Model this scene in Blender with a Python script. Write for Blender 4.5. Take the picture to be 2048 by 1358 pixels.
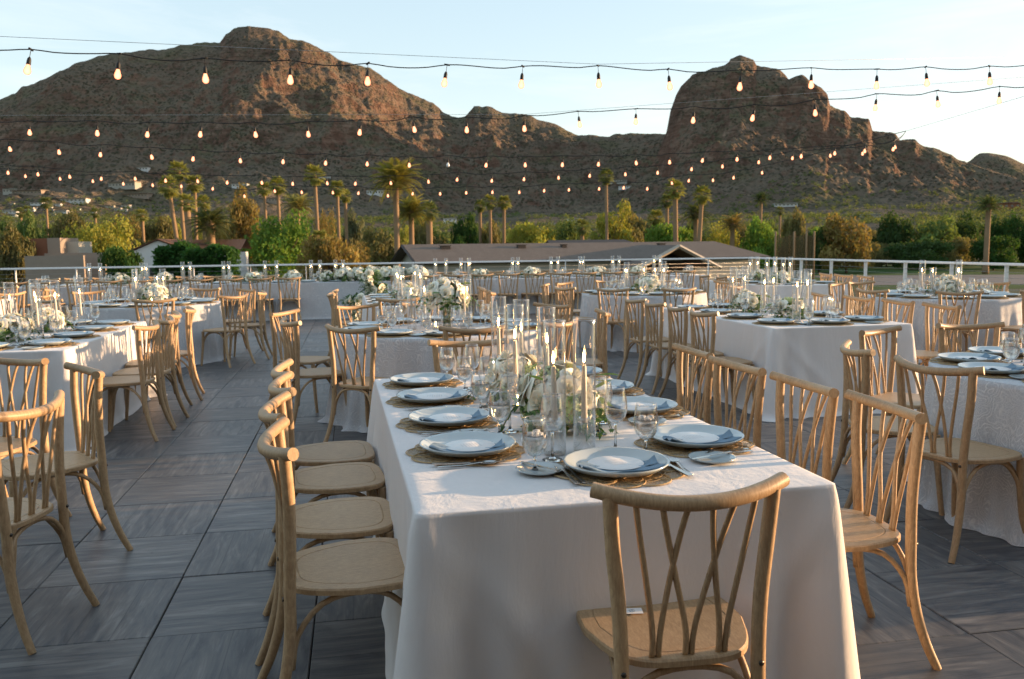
import bpy, bmesh, math, random
import numpy as np
from mathutils import Vector, Matrix, noise as mnoise
R = math.radians
for o in list(bpy.data.objects): bpy.data.objects.remove(o, do_unlink=True)
SC = bpy.context.scene
COL = SC.collection
# ------------------------------------------------------------------ camera
CF, CP, CR, CH = 1705.84, 0.1091, -0.0117, 1.4728      # focal (px of 2048), pitch down, roll, height
_fw = np.array([0, math.cos(CP), -math.sin(CP)])
_r0 = np.array([1, 0, 0.]); _u0 = np.array([0, math.sin(CP), math.cos(CP)])
_rt = _r0*math.cos(CR) + _u0*math.sin(CR); _up = -_r0*math.sin(CR) + _u0*math.cos(CR)
cam = bpy.data.objects.new('camera', bpy.data.cameras.new('camera')); COL.objects.link(cam)
cam.matrix_world = Matrix(((_rt[0], _up[0], -_fw[0], 0), (_rt[1], _up[1], -_fw[1], 0), (_rt[2], _up[2], -_fw[2], CH), (0, 0, 0, 1)))
cam.data.sensor_width = 36; cam.data.lens = CF/2048*36
cam.data.clip_start = 0.05; cam.data.clip_end = 20000
cam.data.dof.use_dof = True; cam.data.dof.focus_distance = 3.3; cam.data.dof.aperture_fstop = 7.0
SC.camera = cam
def ray(px, py):
    return _fw + _rt*(px-1024)/CF - _up*(py-679)/CF
def at(px, py, Y):            # the point Y metres in front seen at that photo position
    d = ray(px, py); t = Y/d[1]
    return Vector((d[0]*t, Y, CH+d[2]*t))
# ------------------------------------------------------------------ light
SUN_AZ, SUN_EL = R(77), R(5.5)          # azimuth clockwise from +Y
W = bpy.data.worlds.new("World"); SC.world = W; W.use_nodes = True
nt = W.node_tree; nt.nodes.clear()
sky = nt.nodes.new('ShaderNodeTexSky'); sky.sky_type = 'NISHITA'; sky.sun_disc = False
sky.sun_elevation = SUN_EL; sky.sun_rotation = SUN_AZ
sky.air_density = 1.0; sky.dust_density = 1.0; sky.ozone_density = 1.5; sky.altitude = 400
tc = nt.nodes.new('ShaderNodeTexCoord')
mp = nt.nodes.new('ShaderNodeMapping'); mp.inputs['Scale'].default_value = (1.0, 1.0, 7.0); mp.inputs['Rotation'].default_value = (0.0, R(12), R(25))
nz = nt.nodes.new('ShaderNodeTexNoise'); nz.inputs['Scale'].default_value = 2.2; nz.inputs['Detail'].default_value = 8; nz.inputs['Roughness'].default_value = .62; nz.inputs['Distortion'].default_value = .5
cr = nt.nodes.new('ShaderNodeValToRGB'); cr.color_ramp.elements[0].position = .46; cr.color_ramp.elements[1].position = .85
cr.color_ramp.elements[1].color = (.45, .45, .45, 1)
mx = nt.nodes.new('ShaderNodeMixRGB'); mx.blend_type = 'MIX'; mx.inputs[2].default_value = (1.75, 1.72, 1.70, 1)
bg = nt.nodes.new('ShaderNodeBackground'); bg.inputs[1].default_value = 0.15
out = nt.nodes.new('ShaderNodeOutputWorld')
L = nt.links.new
L(tc.outputs['Generated'], mp.inputs[0]); L(mp.outputs[0], nz.inputs[0]); L(nz.outputs[0], cr.inputs[0])
hs = nt.nodes.new('ShaderNodeHueSaturation'); hs.inputs['Saturation'].default_value = 1.5; hs.inputs['Value'].default_value = 1.0
gm = nt.nodes.new('ShaderNodeGamma'); gm.inputs[1].default_value = .34
L(cr.outputs[0], mx.inputs[0]); L(sky.outputs[0], gm.inputs[0]); L(gm.outputs[0], hs.inputs['Color']); L(hs.outputs[0], mx.inputs[1]); L(mx.outputs[0], bg.inputs[0]); L(bg.outputs[0], out.inputs[0])
sl = bpy.data.lights.new('sun', 'SUN'); sl.energy = 2.2; sl.angle = R(0.6); sl.color = (1.0, .63, .34)
so = bpy.data.objects.new('sun', sl); COL.objects.link(so)
sd = Vector((math.sin(SUN_AZ)*math.cos(SUN_EL), math.cos(SUN_AZ)*math.cos(SUN_EL), math.sin(SUN_EL)))
so.rotation_euler = sd.to_track_quat('Z', 'Y').to_euler(); so.location = (30, 0, 30)
SC.view_settings.view_transform = 'Standard'; SC.view_settings.look = 'None'
SC.view_settings.exposure = 2.38; SC.view_settings.gamma = 1
try: SC.view_settings.use_curve_mapping = False
except Exception: pass
SC.render.engine = 'CYCLES'
SC.cycles.max_bounces = 10; SC.cycles.transparent_max_bounces = 24; SC.cycles.transmission_bounces = 8; SC.cycles.glossy_bounces = 4; SC.cycles.diffuse_bounces = 3
SC.cycles.caustics_reflective = False; SC.cycles.caustics_refractive = False
SC.cycles.sample_clamp_indirect = 6
# ------------------------------------------------------------------ node materials
class M:
    def __init__(s, name):
        s.m = bpy.data.materials.new(name); s.m.use_nodes = True; s.nt = s.m.node_tree; s.nt.nodes.clear()
        s.out = s.n('OutputMaterial')
    def n(s, t, **k):
        nd = s.nt.nodes.new('ShaderNode'+t)
        for a, v in k.items():
            if a.startswith('i_'):
                key = a[2:]; key = int(key) if key.isdigit() else key.replace('_', ' ')
                s.set(nd, key, v)
            else: setattr(nd, a, v)
        return nd
    def set(s, nd, key, v):
        if isinstance(v, bpy.types.NodeSocket): s.nt.links.new(v, nd.inputs[key])
        elif isinstance(v, bpy.types.Node): s.nt.links.new(v.outputs[0], nd.inputs[key])
        else: nd.inputs[key].default_value = v
    def coord(s, kind='Object', scale=(1, 1, 1), rot=(0, 0, 0)):
        if kind == 'Position': src = s.n('NewGeometry').outputs['Position']
        else: src = s.n('TexCoord').outputs[kind]
        return s.n('Mapping', i_Vector=src, i_Scale=scale, i_Rotation=rot)
    def noise(s, vec, scale, detail=4, rough=.55, dist=0):
        return s.n('TexNoise', i_Vector=vec, i_Scale=scale, i_Detail=detail, i_Roughness=rough, i_Distortion=dist)
    def ramp(s, fac, *stops):
        r = s.n('ValToRGB', i_Fac=fac); e = r.color_ramp.elements
        while len(e) < len(stops): e.new(.5)
        for el, (p, c) in zip(e, stops):
            el.position = p; el.color = (c, c, c, 1) if isinstance(c, (int, float)) else (*c, 1)
        return r
    def mix(s, fac, a, b, mode='MIX'):
        c4 = lambda c: (*c, 1) if isinstance(c, tuple) and len(c) == 3 else c
        return s.n('MixRGB', blend_type=mode, i_0=fac, i_1=c4(a), i_2=c4(b))
    def math(s, op, a, b=0.0):
        return s.n('Math', operation=op, i_0=a, i_1=b)
    def bump(s, h, strength=.3, dist=.01):
        return s.n('Bump', i_Height=h, i_Strength=strength, i_Distance=dist)
    def bsdf(s, color, rough=.5, spec=.5, bump=None, metal=0, **k):
        b = s.n('BsdfPrincipled')
        s.set(b, 'Base Color', (*color, 1) if isinstance(color, tuple) and len(color) == 3 else color)
        s.set(b, 'Roughness', rough); s.set(b, 'Specular IOR Level', spec); s.set(b, 'Metallic', metal)
        if bump: s.set(b, 'Normal', bump)
        for kk, v in k.items(): s.set(b, kk.replace('_', ' '), v)
        return b
    def done(s, sh): s.set(s.out, 'Surface', sh); return s.m
def mat_wood(name, c1, c2):
    m = M(name); v = m.coord('Object', (1, 1, 1)); oi = m.n('ObjectInfo')
    vv = m.n('VectorMath', operation='ADD', i_0=v, i_1=m.n('CombineXYZ', i_X=oi.outputs['Random'], i_Y=m.math('MULTIPLY', oi.outputs['Random'], 7.3)))
    st = m.n('Mapping', i_Vector=vv, i_Scale=(60, 14, 14))
    g = m.noise(st, 3, 6, .65, .4); g2 = m.noise(vv, 9, 3)
    st2 = m.n('Mapping', i_Vector=vv, i_Scale=(260, 260, 22)); g3 = m.noise(st2, 1, 3)
    col = m.mix(m.ramp(g, (.3, 0), (.75, 1)), c1, c2)
    col = m.mix(m.math('MULTIPLY', m.ramp(g3, (.35, 0), (.7, 1)), .35), col, (c1[0]*.6, c1[1]*.55, c1[2]*.5))
    col = m.mix(m.math('MULTIPLY', g2, .4), col, (c2[0]*1.1, c2[1]*1.02, c2[2]*.9))
    rnd = m.n('MapRange', i_Value=oi.outputs['Random'], i_To_Min=.84, i_To_Max=1.12)
    col = m.n('HueSaturation', i_Color=col, i_Value=rnd)
    return m.done(m.bsdf(col, m.n('MapRange', i_Value=g, i_To_Min=.38, i_To_Max=.55), .4, m.bump(g3, .25, .002)))
MAT = {}
MAT['wood'] = mat_wood('pale_oak', (.27, .168, .088), (.55, .385, .225))
def mat_cloth(name, col, lace=False):
    m = M(name); v = m.coord('Object'); uv = m.coord('UV')
    wv = m.noise(m.coord('Object', (1, 1, 1)), 700, 2, .5); wr = m.noise(m.coord('Object', (1, 1, .35)), 7, 5, .6, .6)
    c = m.mix(m.math('MULTIPLY', wr, .25), col, tuple(x*.82 for x in col))
    h = m.math('ADD', m.math('MULTIPLY', wv, .25), m.math('MULTIPLY', wr, 5.0))
    if lace:
        d = m.noise(uv, 5, 2); dv = m.n('VectorMath', operation='ADD', i_0=uv, i_1=m.n('VectorMath', operation='SCALE', i_0=d.outputs[1], i_Scale=.25))
        vo = m.n('TexVoronoi', i_Vector=dv, i_Scale=8.0, feature='F1')
        rings = m.math('SINE', m.math('MULTIPLY', vo.outputs['Distance'], 46.0))
        fine = m.n('TexVoronoi', i_Vector=uv, i_Scale=70.0, feature='DISTANCE_TO_EDGE')
        big = m.noise(uv, 3.5, 3)
        f = m.math('MULTIPLY', m.ramp(rings, (.45, 0), (.75, 1)), m.ramp(m.noise(uv, 40, 3), (.3, .35), (.6, 1)))
        f = m.math('MULTIPLY', f, m.ramp(big, (.38, .35), (.6, 1)))
        f = m.math('MAXIMUM', f, m.math('MULTIPLY', m.ramp(fine.outputs['Distance'], (.02, .8), (.07, 0)), .5))
        c = m.mix(f, (col[0]*.74, col[1]*.76, col[2]*.80), tuple(min(.82, x*1.1) for x in col))
        h = m.math('ADD', h, m.math('MULTIPLY', f, 1.6))
    b = m.bsdf(c, .85, .15, m.bump(h, .5, .003))
    b.inputs['Sheen Weight'].default_value = .25
    tr = m.n('BsdfTranslucent', i_Color=c)
    return m.done(m.n('MixShader', i_0=.14, i_1=b, i_2=tr))
MAT['linen'] = mat_cloth('white_linen', (.83, .80, .785))
MAT['lace'] = mat_cloth('lace_linen', (.76, .755, .75), True)
def mat_plain(name, col, rough=.5, spec=.5, metal=0, var=0.0, scale=20, bump=0, **k):
    m = M(name); c = col
    if var:
        nn = m.noise(m.coord('Object'), scale, 5); c = m.mix(nn, tuple(x*(1-var) for x in col), tuple(min(1, x*(1+var)) for x in col))
    b = m.bump(m.noise(m.coord('Object'), scale*3, 4), bump, .004) if bump else None
    return m.done(m.bsdf(c, rough, spec, b, metal, **k))
MAT['plate'] = mat_plain('glazed_stoneware', (.47, .53, .54), .16, .6, var=.07, scale=18)
MAT['napkin'] = mat_plain('blue_linen', (.20, .285, .365), .85, .1, var=.25, scale=60, bump=.3)
MAT['card'] = mat_plain('white_card', (.80, .79, .77), .7, .2, var=.02)
MAT['ink'] = mat_plain('grey_ink', (.33, .34, .36), .7, .2)
MAT['silver'] = mat_plain('brushed_steel', (.55, .54, .52), .22, .5, 1.0, var=.1, scale=50)
m = M('candle_wax'); MAT['wax'] = m.done(m.n('MixShader', i_0=.15, i_1=m.bsdf((.92, .89, .80), .45, .4), i_2=m.n('BsdfTranslucent', i_Color=(.95, .85, .68, 1))))
MAT['wick'] = mat_plain('burnt_wick', (.03, .025, .02), .9)
MAT['mat'] = mat_plain('woven_rattan', (.44, .30, .15), .6, .3, var=.3, scale=90)
m = M('rattan_gauze'); gz_ = m.noise(m.coord('Object'), 240, 2)
MAT['gauze'] = m.done(m.n('MixShader', i_0=m.ramp(gz_, (.42, .15), (.58, .75)), i_1=m.n('BsdfTransparent'), i_2=m.bsdf((.36, .25, .13), .7, .2)))
MAT['petal'] = mat_plain('cream_petal', (.88, .85, .72), .6, .2, var=.05, scale=60, Subsurface_Weight=.15, Subsurface_Radius=(.01, .008, .005), Subsurface_Scale=.3)
MAT['petal_green'] = mat_plain('pale_green_petal', (.50, .60, .28), .6, .2, var=.25, scale=60)
MAT['metal_white'] = mat_plain('white_painted_metal', (.78, .79, .79), .4, .5, var=.06, scale=6)
MAT['cable_steel'] = mat_plain('steel_cable', (.34, .34, .33), .4, .5, .8)
MAT['black'] = mat_plain('black_rubber', (.012, .011, .010), .6, .4)
MAT['bolt'] = mat_plain('dark_bolt', (.08, .07, .06), .35, .5, .9)
def mat_leaf(name, col):
    m = M(name); nn = m.noise(m.coord('Object'), 40, 3); c = m.mix(nn, tuple(x*.6 for x in col), tuple(x*1.4 for x in col))
    b = m.bsdf(c, .5, .4); t = m.n('BsdfTranslucent', i_Color=m.mix(.5, c, (col[0]*1.8, col[1]*1.6, col[2]*.6)))
    return m.done(m.n('MixShader', i_0=.3, i_1=b, i_2=t))
MAT['leaf'] = mat_leaf('table_leaf', (.085, .17, .045))
def mat_glass(name, tint=(.995, .995, .995), rough=0.01, ior=1.45, base=.05):
    m = M(name)
    fw = m.n('LayerWeight', i_Blend=.5); fc = fw.outputs['Facing']
    f = m.math('ADD', m.math('MULTIPLY', m.math('POWER', fc, 2.8), 1.0), base)
    tr = m.n('BsdfTransparent', i_Color=m.mix(m.math('POWER', fc, 5.0), (*tint, 1), (tint[0]*.72, tint[1]*.72, tint[2]*.70, 1)))
    gl = m.n('BsdfGlossy', i_Roughness=rough, i_Color=(1, 1, 1, 1))
    return m.done(m.n('MixShader', i_0=m.n('Clamp', i_Value=f), i_1=tr, i_2=gl))
MAT['glass'] = mat_glass('clear_glass')
m = M('solid_glass'); MAT['solid'] = m.done(m.n('BsdfGlass', i_IOR=1.46, i_Roughness=.0, i_Color=(.97, .98, .98, 1)))
m = M('water'); MAT['water'] = m.done(m.n('MixShader', i_0=.45, i_1=m.n('BsdfRefraction', i_IOR=1.33, i_Color=(.97, .98, .98, 1)), i_2=m.n('MixShader', i_0=m.math('ADD', m.math('MULTIPLY', m.math('POWER', m.n('LayerWeight', i_Blend=.5).outputs['Facing'], 4.0), .8), .03), i_1=m.n('BsdfTransparent'), i_2=m.n('BsdfGlossy', i_Roughness=.02))))
m = M('ice'); ic = m.noise(m.coord('Object'), 90, 4)
MAT['ice'] = m.done(m.n('MixShader', i_0=m.ramp(ic, (.35, .25), (.7, .6)), i_1=m.n('BsdfTransparent'), i_2=m.bsdf((.85, .88, .9), .25, .6)))
def mat_emit(name, col, s):
    m = M(name); return m.done(m.n('Emission', i_Color=(*col, 1), i_Strength=s))
MAT['flame'] = mat_emit('candle_flame', (1, .50, .16), 22)
# lamp glass: bright core, halo put into the redder edge colour
m = M('bulb_glow'); lw = m.n('LayerWeight', i_Blend=.35)
MAT['bulb'] = m.done(m.n('Emission', i_Color=m.mix(lw.outputs['Facing'], (1, .44, .24), (1, .15, .055)), i_Strength=m.n('MapRange', i_Value=lw.outputs['Facing'], i_To_Min=.66, i_To_Max=.26)))
# ------------------------------------------------------------------ mesh helpers
class MB:
    def __init__(s): s.v = []; s.f = []; s.uv = None
    def add(s, v, f):
        o = len(s.v); s.v += [tuple(p) for p in v]; s.f += [tuple(i+o for i in q) for q in f]; return s
    def box(s, c, d, rz=0, taper=1.0):
        x, y, z = d[0]/2, d[1]/2, d[2]/2; cs, sn = math.cos(rz), math.sin(rz)
        vs = []
        for zz, k in ((-z, 1), (z, taper)):
            for xx, yy in ((-x, -y), (x, -y), (x, y), (-x, y)):
                xx *= k; yy *= k; vs.append((c[0]+xx*cs-yy*sn, c[1]+xx*sn+yy*cs, c[2]+zz))
        return s.add(vs, [(3, 2, 1, 0), (4, 5, 6, 7), (0, 1, 5, 4), (1, 2, 6, 5), (2, 3, 7, 6), (3, 0, 4, 7)])
    def tube(s, pts, r, seg=8, cap=True, flat=1.0):
        pts = [Vector(p) for p in pts]; n = len(pts); rr = r if isinstance(r, (list, tuple)) else [r]*n
        t0 = (pts[1]-pts[0]).normalized(); up = Vector((0, 0, 1)) if abs(t0.z) < .9 else Vector((0, 1, 0))
        a = t0.cross(up).normalized(); vs = []; fs = []
        for i, p in enumerate(pts):
            t = (pts[min(i+1, n-1)]-pts[max(i-1, 0)])
            if t.length < 1e-9: t = t0
            t.normalize(); a = (a - t*a.dot(t)); a.normalize(); b = t.cross(a)
            for k in range(seg):
                q = 2*math.pi*k/seg; vs.append(p + a*(math.cos(q)*rr[i]) + b*(math.sin(q)*rr[i]*flat))
        for i in range(n-1):
            for k in range(seg):
                k2 = (k+1) % seg; fs.append((i*seg+k, i*seg+k2, (i+1)*seg+k2, (i+1)*seg+k))
        if cap:
            fs.append(tuple(range(seg-1, -1, -1))); fs.append(tuple((n-1)*seg+k for k in range(seg)))
        return s.add(vs, fs)
    def lathe(s, prof, seg=24, c=(0, 0, 0), wob=0):
        vs = []; fs = []; n = len(prof)
        for i, (r, z) in enumerate(prof):
            for k in range(seg):
                q = 2*math.pi*k/seg; rr = r*(1+wob*math.sin(3*q+1)+wob*.6*math.sin(5*q)) if wob else r
                vs.append((c[0]+rr*math.cos(q), c[1]+rr*math.sin(q), c[2]+z))
        for i in range(n-1):
            for k in range(seg):
                k2 = (k+1) % seg; fs.append((i*seg+k, i*seg+k2, (i+1)*seg+k2, (i+1)*seg+k))
        if prof[0][0] > 1e-5: pass
        return s.add(vs, fs)
    def mesh(s, name, mat, smooth=True):
        me = bpy.data.meshes.new(name); me.from_pydata(s.v, [], s.f)
        for mm in (mat if isinstance(mat, (list, tuple)) else [mat]): me.materials.append(mm)
        if smooth: me.shade_smooth()
        me.update(); return me
def crease(me, ang=40):
    try: me.set_sharp_from_angle(angle=R(ang))
    except Exception: pass
    return me
def link(name, me, parent=None, loc=None, rot=None, scale=None, kind=None):
    o = bpy.data.objects.new(name, me); COL.objects.link(o)
    if parent is not None: o.parent = parent
    if loc is not None: o.location = loc
    if rot is not None: o.rotation_euler = rot if isinstance(rot, (tuple, list)) else (0, 0, rot)
    if scale is not None: o.scale = scale if isinstance(scale, (tuple, list)) else (scale,)*3
    if kind: o['kind'] = kind
    return o
def tag(o, label, cat, group=None):
    o['label'] = label; o['category'] = cat
    if group: o['group'] = group
    return o
def copy_tree(o, parent=None):
    c = o.copy(); COL.objects.link(c); c.parent = parent
    for ch in KIDS.get(o.name, []):
        copy_tree(ch, c)
    return c
KIDS = {}
def proto_kids(o):
    KIDS[o.name] = [c for c in bpy.data.objects if c.parent == o]
    for c in KIDS[o.name]: proto_kids(c)
def bez(p0, p1, p2, p3, n=8):
    P = [Vector(p) for p in (p0, p1, p2, p3)]; o = []
    for i in range(n+1):
        t = i/n; u = 1-t; o.append(P[0]*u**3+P[1]*3*u*u*t+P[2]*3*u*t*t+P[3]*t**3)
    return o
def cat_rom(pts, k=4):
    P = [Vector(p) for p in pts]; P = [P[0]*2-P[1]]+P+[P[-1]*2-P[-2]]; o = []
    for i in range(1, len(P)-2):
        for j in range(k):
            t = j/k; a, b, c, d = P[i-1:i+3]
            o.append(.5*((2*b)+(c-a)*t+(2*a-5*b+4*c-d)*t*t+(3*b-a-3*c+d)*t**3))
    o.append(P[-2]); return o
# ================================================================== DECK
GA = 0.1815; GX, GY, T = -1.3949, 3.1243, 0.6096
ga_a = Vector((-math.sin(GA), math.cos(GA), 0)); ga_b = Vector((math.cos(GA), math.sin(GA), 0)); G0 = Vector((GX, GY, 0))
def deck(u, v, z=0): return G0 + ga_b*u + ga_a*v + Vector((0, 0, z))
def todeck(x, y):
    d = Vector((x, y, 0))-G0; return d.dot(ga_b), d.dot(ga_a)
m = M('wood_look_paver')
P_ = m.n('NewGeometry').outputs['Position']
loc = m.n('VectorMath', operation='SUBTRACT', i_0=P_, i_1=(GX, GY, 0))
rt = m.n('VectorRotate', rotation_type='Z_AXIS', i_Vector=loc, i_Angle=-GA)
sc_ = m.n('VectorMath', operation='SCALE', i_0=rt, i_Scale=1/T)
fl = m.n('VectorMath', operation='FLOOR', i_0=sc_); fr_ = m.n('VectorMath', operation='FRACTION', i_0=sc_)
sx = m.n('SeparateXYZ', i_0=fl); fx = m.n('SeparateXYZ', i_0=fr_)
par = m.math('ABSOLUTE', m.math('MODULO', m.math('ADD', sx.outputs[0], sx.outputs[1]), 2.0))
u_ = m.n('Mix', data_type='FLOAT'); m.set(u_, 0, par); m.set(u_, 2, fx.outputs[0]); m.set(u_, 3, fx.outputs[1])
v_ = m.n('Mix', data_type='FLOAT'); m.set(v_, 0, par); m.set(v_, 2, fx.outputs[1]); m.set(v_, 3, fx.outputs[0])
pl = m.math('FLOOR', m.math('MULTIPLY', v_, 4.0))
cell = m.n('CombineXYZ', i_X=m.math('ADD', sx.outputs[0], m.math('MULTIPLY', pl, .37)), i_Y=sx.outputs[1], i_Z=pl)
wn = m.n('TexWhiteNoise', i_Vector=cell)
gv = m.n('CombineXYZ', i_X=m.math('ADD', m.math('MULTIPLY', u_, 1.1), m.math('MULTIPLY', wn.outputs[0], 40.0)), i_Y=m.math('MULTIPLY', v_, 7.0), i_Z=m.math('MULTIPLY', wn.outputs[0], 13.0))
g1 = m.noise(gv, 1.6, 6, .62, .8)
gv2 = m.n('VectorMath', operation='MULTIPLY', i_0=gv, i_1=(1.5, 8.0, 1.0)); g2 = m.noise(gv2, 2.2, 4, .6, .3)
col = m.ramp(g1, (.30, (.034, .035, .042)), (.43, (.092, .092, .097)), (.56, (.158, .147, .136)), (.72, (.29, .275, .255)))
col = m.mix(m.math('MULTIPLY', g2, .6), col, (.05, .052, .06))
col = m.mix(m.ramp(m.noise(gv, 3.0, 3, .5), (.62, 0), (.75, .5)), col, (.20, .20, .20))
pe = m.math('ABSOLUTE', m.math('SUBTRACT', m.math('FRACT', m.math('MULTIPLY', v_, 4.0)), .5))
col = m.mix(m.ramp(pe, (.478, 0), (.495, .55)), col, (.02, .022, .026))
tl = m.n('MapRange', i_Value=m.n('TexWhiteNoise', i_Vector=fl).outputs[0], i_To_Min=.82, i_To_Max=1.2)
col = m.n('HueSaturation', i_Color=col, i_Value=tl)
st = m.ramp(m.noise(m.n('VectorMath', operation='SCALE', i_0=loc, i_Scale=1.0), 1.3, 6, .7), (.52, 0), (.66, .42))
col = m.mix(st, col, (.135, .125, .112))
st2 = m.ramp(m.noise(loc, 2.7, 6, .75, 1.2), (.62, 0), (.68, .5))
col = m.mix(st2, col, (.035, .034, .036))
hb = m.math('ADD', g1, m.math('MULTIPLY', g2, .5))
MAT['tile'] = m.done(m.bsdf(col, m.n('MapRange', i_Value=g2, i_To_Min=.34, i_To_Max=.52), .45, m.bump(hb, .35, .003)))
MAT['joint'] = mat_plain('dark_joint', (.012, .012, .013), .9)
U0, U1, V0, V1 = -26, 20, -11, 32       # tile indices
def tile_mesh(mb, cx=0, cy=0, dz=0, full=True):
    h = T/2-.0022; b = .0035
    for_ = []
    vs = [(-h, -h, -.018), (h, -h, -.018), (h, h, -.018), (-h, h, -.018), (-h, -h, -b), (h, -h, -b), (h, h, -b), (-h, h, -b),
          (-h+b, -h+b, 0), (h-b, -h+b, 0), (h-b, h-b, 0), (-h+b, h-b, 0)]
    fs = [(8, 9, 10, 11)]+[(4+i, 4+(i+1) % 4, 8+(i+1) % 4, 8+i) for i in range(4)]+[(i, (i+1) % 4, 4+(i+1) % 4, 4+i) for i in range(4)]
    mb.add([(x+cx, y+cy, z+dz) for x, y, z in vs], fs)
dk = bpy.data.objects.new('deck', None)
slab = MB(); uu0, uu1, vv0, vv1 = U0*T, U1*T+.25, V0*T, V1*T+.25
RU1 = 12.05; RV = 19.75              # railing lines in deck coordinates
slab.box((0, 0, 0), (1, 1, 1))
slab.v = [((uu0+ (x+.5)*(RU1+.25-uu0)), (vv0+(y+.5)*(RV+.25-vv0)), -.30+(z+.5)*.278) for x, y, z in slab.v]
dko = link('deck', slab.mesh('deck', MAT['joint'], False), loc=G0, rot=GA, kind='structure')
tm = MB(); tile_mesh(tm); tme = tm.mesh('tile', MAT['tile'], False)
tiles = []
for i in range(U0, U1):
    for j in range(V0, V1):
        u, v = (i+.5)*T, (j+.5)*T
        if u+T/2 > RU1+.1 or v+T/2 > RV+.12: continue
        tiles.append((u, v))
def tdist(t):
    w = deck(*t); vis = w.y > 1.7 and abs(w.x) < w.y*.66+.5
    return (0 if vis else 1000)+w.length
tiles.sort(key=tdist)
rng = random.Random(5)
for u, v in tiles[:300]:
    link('tile', tme, dko, (u, v, rng.uniform(-.0012, .0012)-.0), (rng.uniform(-.0012, .0012), rng.uniform(-.0012, .0012), 0))
mb = MB()
for u, v in tiles[300:]: tile_mesh(mb, u, v)
link('tile_field', mb.mesh('tile_field', MAT['tile'], False), dko, kind='stuff')
fas = MB(); fas.box(((RU1+.25+uu0)/2, RV+.28, -.35), (RU1+.25-uu0, .05, .5)); fas.box((RU1+.28, (RV+.3+vv0)/2, -.35), (.05, RV+.3-vv0, .5))
link('deck_edge', fas.mesh('deck_edge', MAT['metal_white'], False), dko)
# ================================================================== RAILING
def railing(p0, p1, s, ph, label, perp):
    root = bpy.data.objects.new('railing', None); COL.objects.link(root)
    tag(root, label, 'railing', 'white cable railings round the deck')
    root.location = p0; d = p1-p0; Ln = d.length; ang = math.atan2(d.y, d.x); root.rotation_euler = (0, 0, ang)
    rb = MB().box((Ln/2, 0, 1.055), (Ln+.06, .075, .045)); o = link('top_rail', rb.mesh('top_rail', MAT['metal_white'], False), root)
    bv = o.modifiers.new('bevel', 'BEVEL'); bv.width = .008; bv.segments = 2
    pm = MB().box((0, 0, .516), (.013 if not perp else .016, .075, 1.03)).box((0, 0, .006), (.09, .11, .012)).mesh('post', MAT['metal_white'], False)
    x = ph
    while x < Ln: link('post', pm, root, (x, 0, 0)); x += s
    for k in range(9):
        cm = MB().tube([(0, 0, .10+k*.102), (Ln, 0, .10+k*.102)], .0035, 6).mesh('cable', MAT['cable_steel']); link('cable', cm, root)
railing(deck(-14, RV), deck(RU1, RV), 1.4016, .95, 'long white cable railing with thin posts along the far edge of the deck', False)
railing(deck(RU1, RV), deck(RU1, -6), 1.4016, 1.5, 'white cable railing coming back along the right side of the deck', True)
# ================================================================== GROUND
GZ = -3.4
m = M('desert_ground'); v = m.coord('Position'); n1 = m.noise(v, .035, 6, .6); n2 = m.noise(v, 1.2, 6, .7); n3 = m.noise(v, .012, 3)
c = m.ramp(n1, (.35, (.05, .065, .03)), (.5, (.10, .09, .06)), (.68, (.15, .125, .09)))
c = m.mix(m.math('MULTIPLY', n2, .5), c, (.05, .06, .03)); c = m.mix(m.ramp(n3, (.45, 0), (.62, .7)), c, (.035, .06, .018))
MAT['ground'] = m.done(m.bsdf(c, .95, .1, m.bump(n2, .5, .05)))
g = MB(); NG = 48
for i in range(NG+1):
    for j in range(NG+1):
        x = (i/NG-.5)*2; y = (j/NG-.5)*2; x = math.copysign(abs(x)**2.2, x)*7000; y = math.copysign(abs(y)**2.2, y)*7000
        g.v.append((x, y, GZ))
for i in range(NG):
    for j in range(NG): a = i*(NG+1)+j; g.f.append((a, a+NG+1, a+NG+2, a+1))
link('ground', g.mesh('ground', MAT['ground'], False), kind='structure')
def patch(name, pts, mat, z, kind='structure'):
    o = MB(); o.add([(x, y, z) for x, y in pts], [tuple(range(len(pts)))]); return link(name, o.mesh(name, mat, False), kind=kind)
MAT['asphalt'] = mat_plain('grey_paving', (.13, .12, .115), .9, .2, var=.2, scale=1.5)
m = M('mown_grass'); n = m.noise(m.coord('Position'), .5, 6, .6); n2 = m.noise(m.coord('Position'), 14, 3)
MAT['grass'] = m.done(m.bsdf(m.mix(m.math('MULTIPLY', n2, .6), m.ramp(n, (.35, (.025, .06, .012)), (.65, (.06, .11, .025))), (.03, .05, .012)), .95, .1, m.bump(n2, .5, .03)))
patch('lawn', [(20, 88), (160, 80), (190, 175), (30, 190)], MAT['grass'], GZ+.012)
patch('road', [(-110, 96), (18, 112), (18, 122), (-110, 106)], MAT['asphalt'], GZ+.02)
patch('car_park', [(40, 96), (84, 92), (88, 118), (44, 126)], MAT['asphalt'], GZ+.03)
patch('path', [(88, 112), (170, 108), (170, 116), (88, 120)], mat_plain('concrete_path', (.30, .28, .25), .9, .2, var=.1), GZ+.034)
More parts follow.
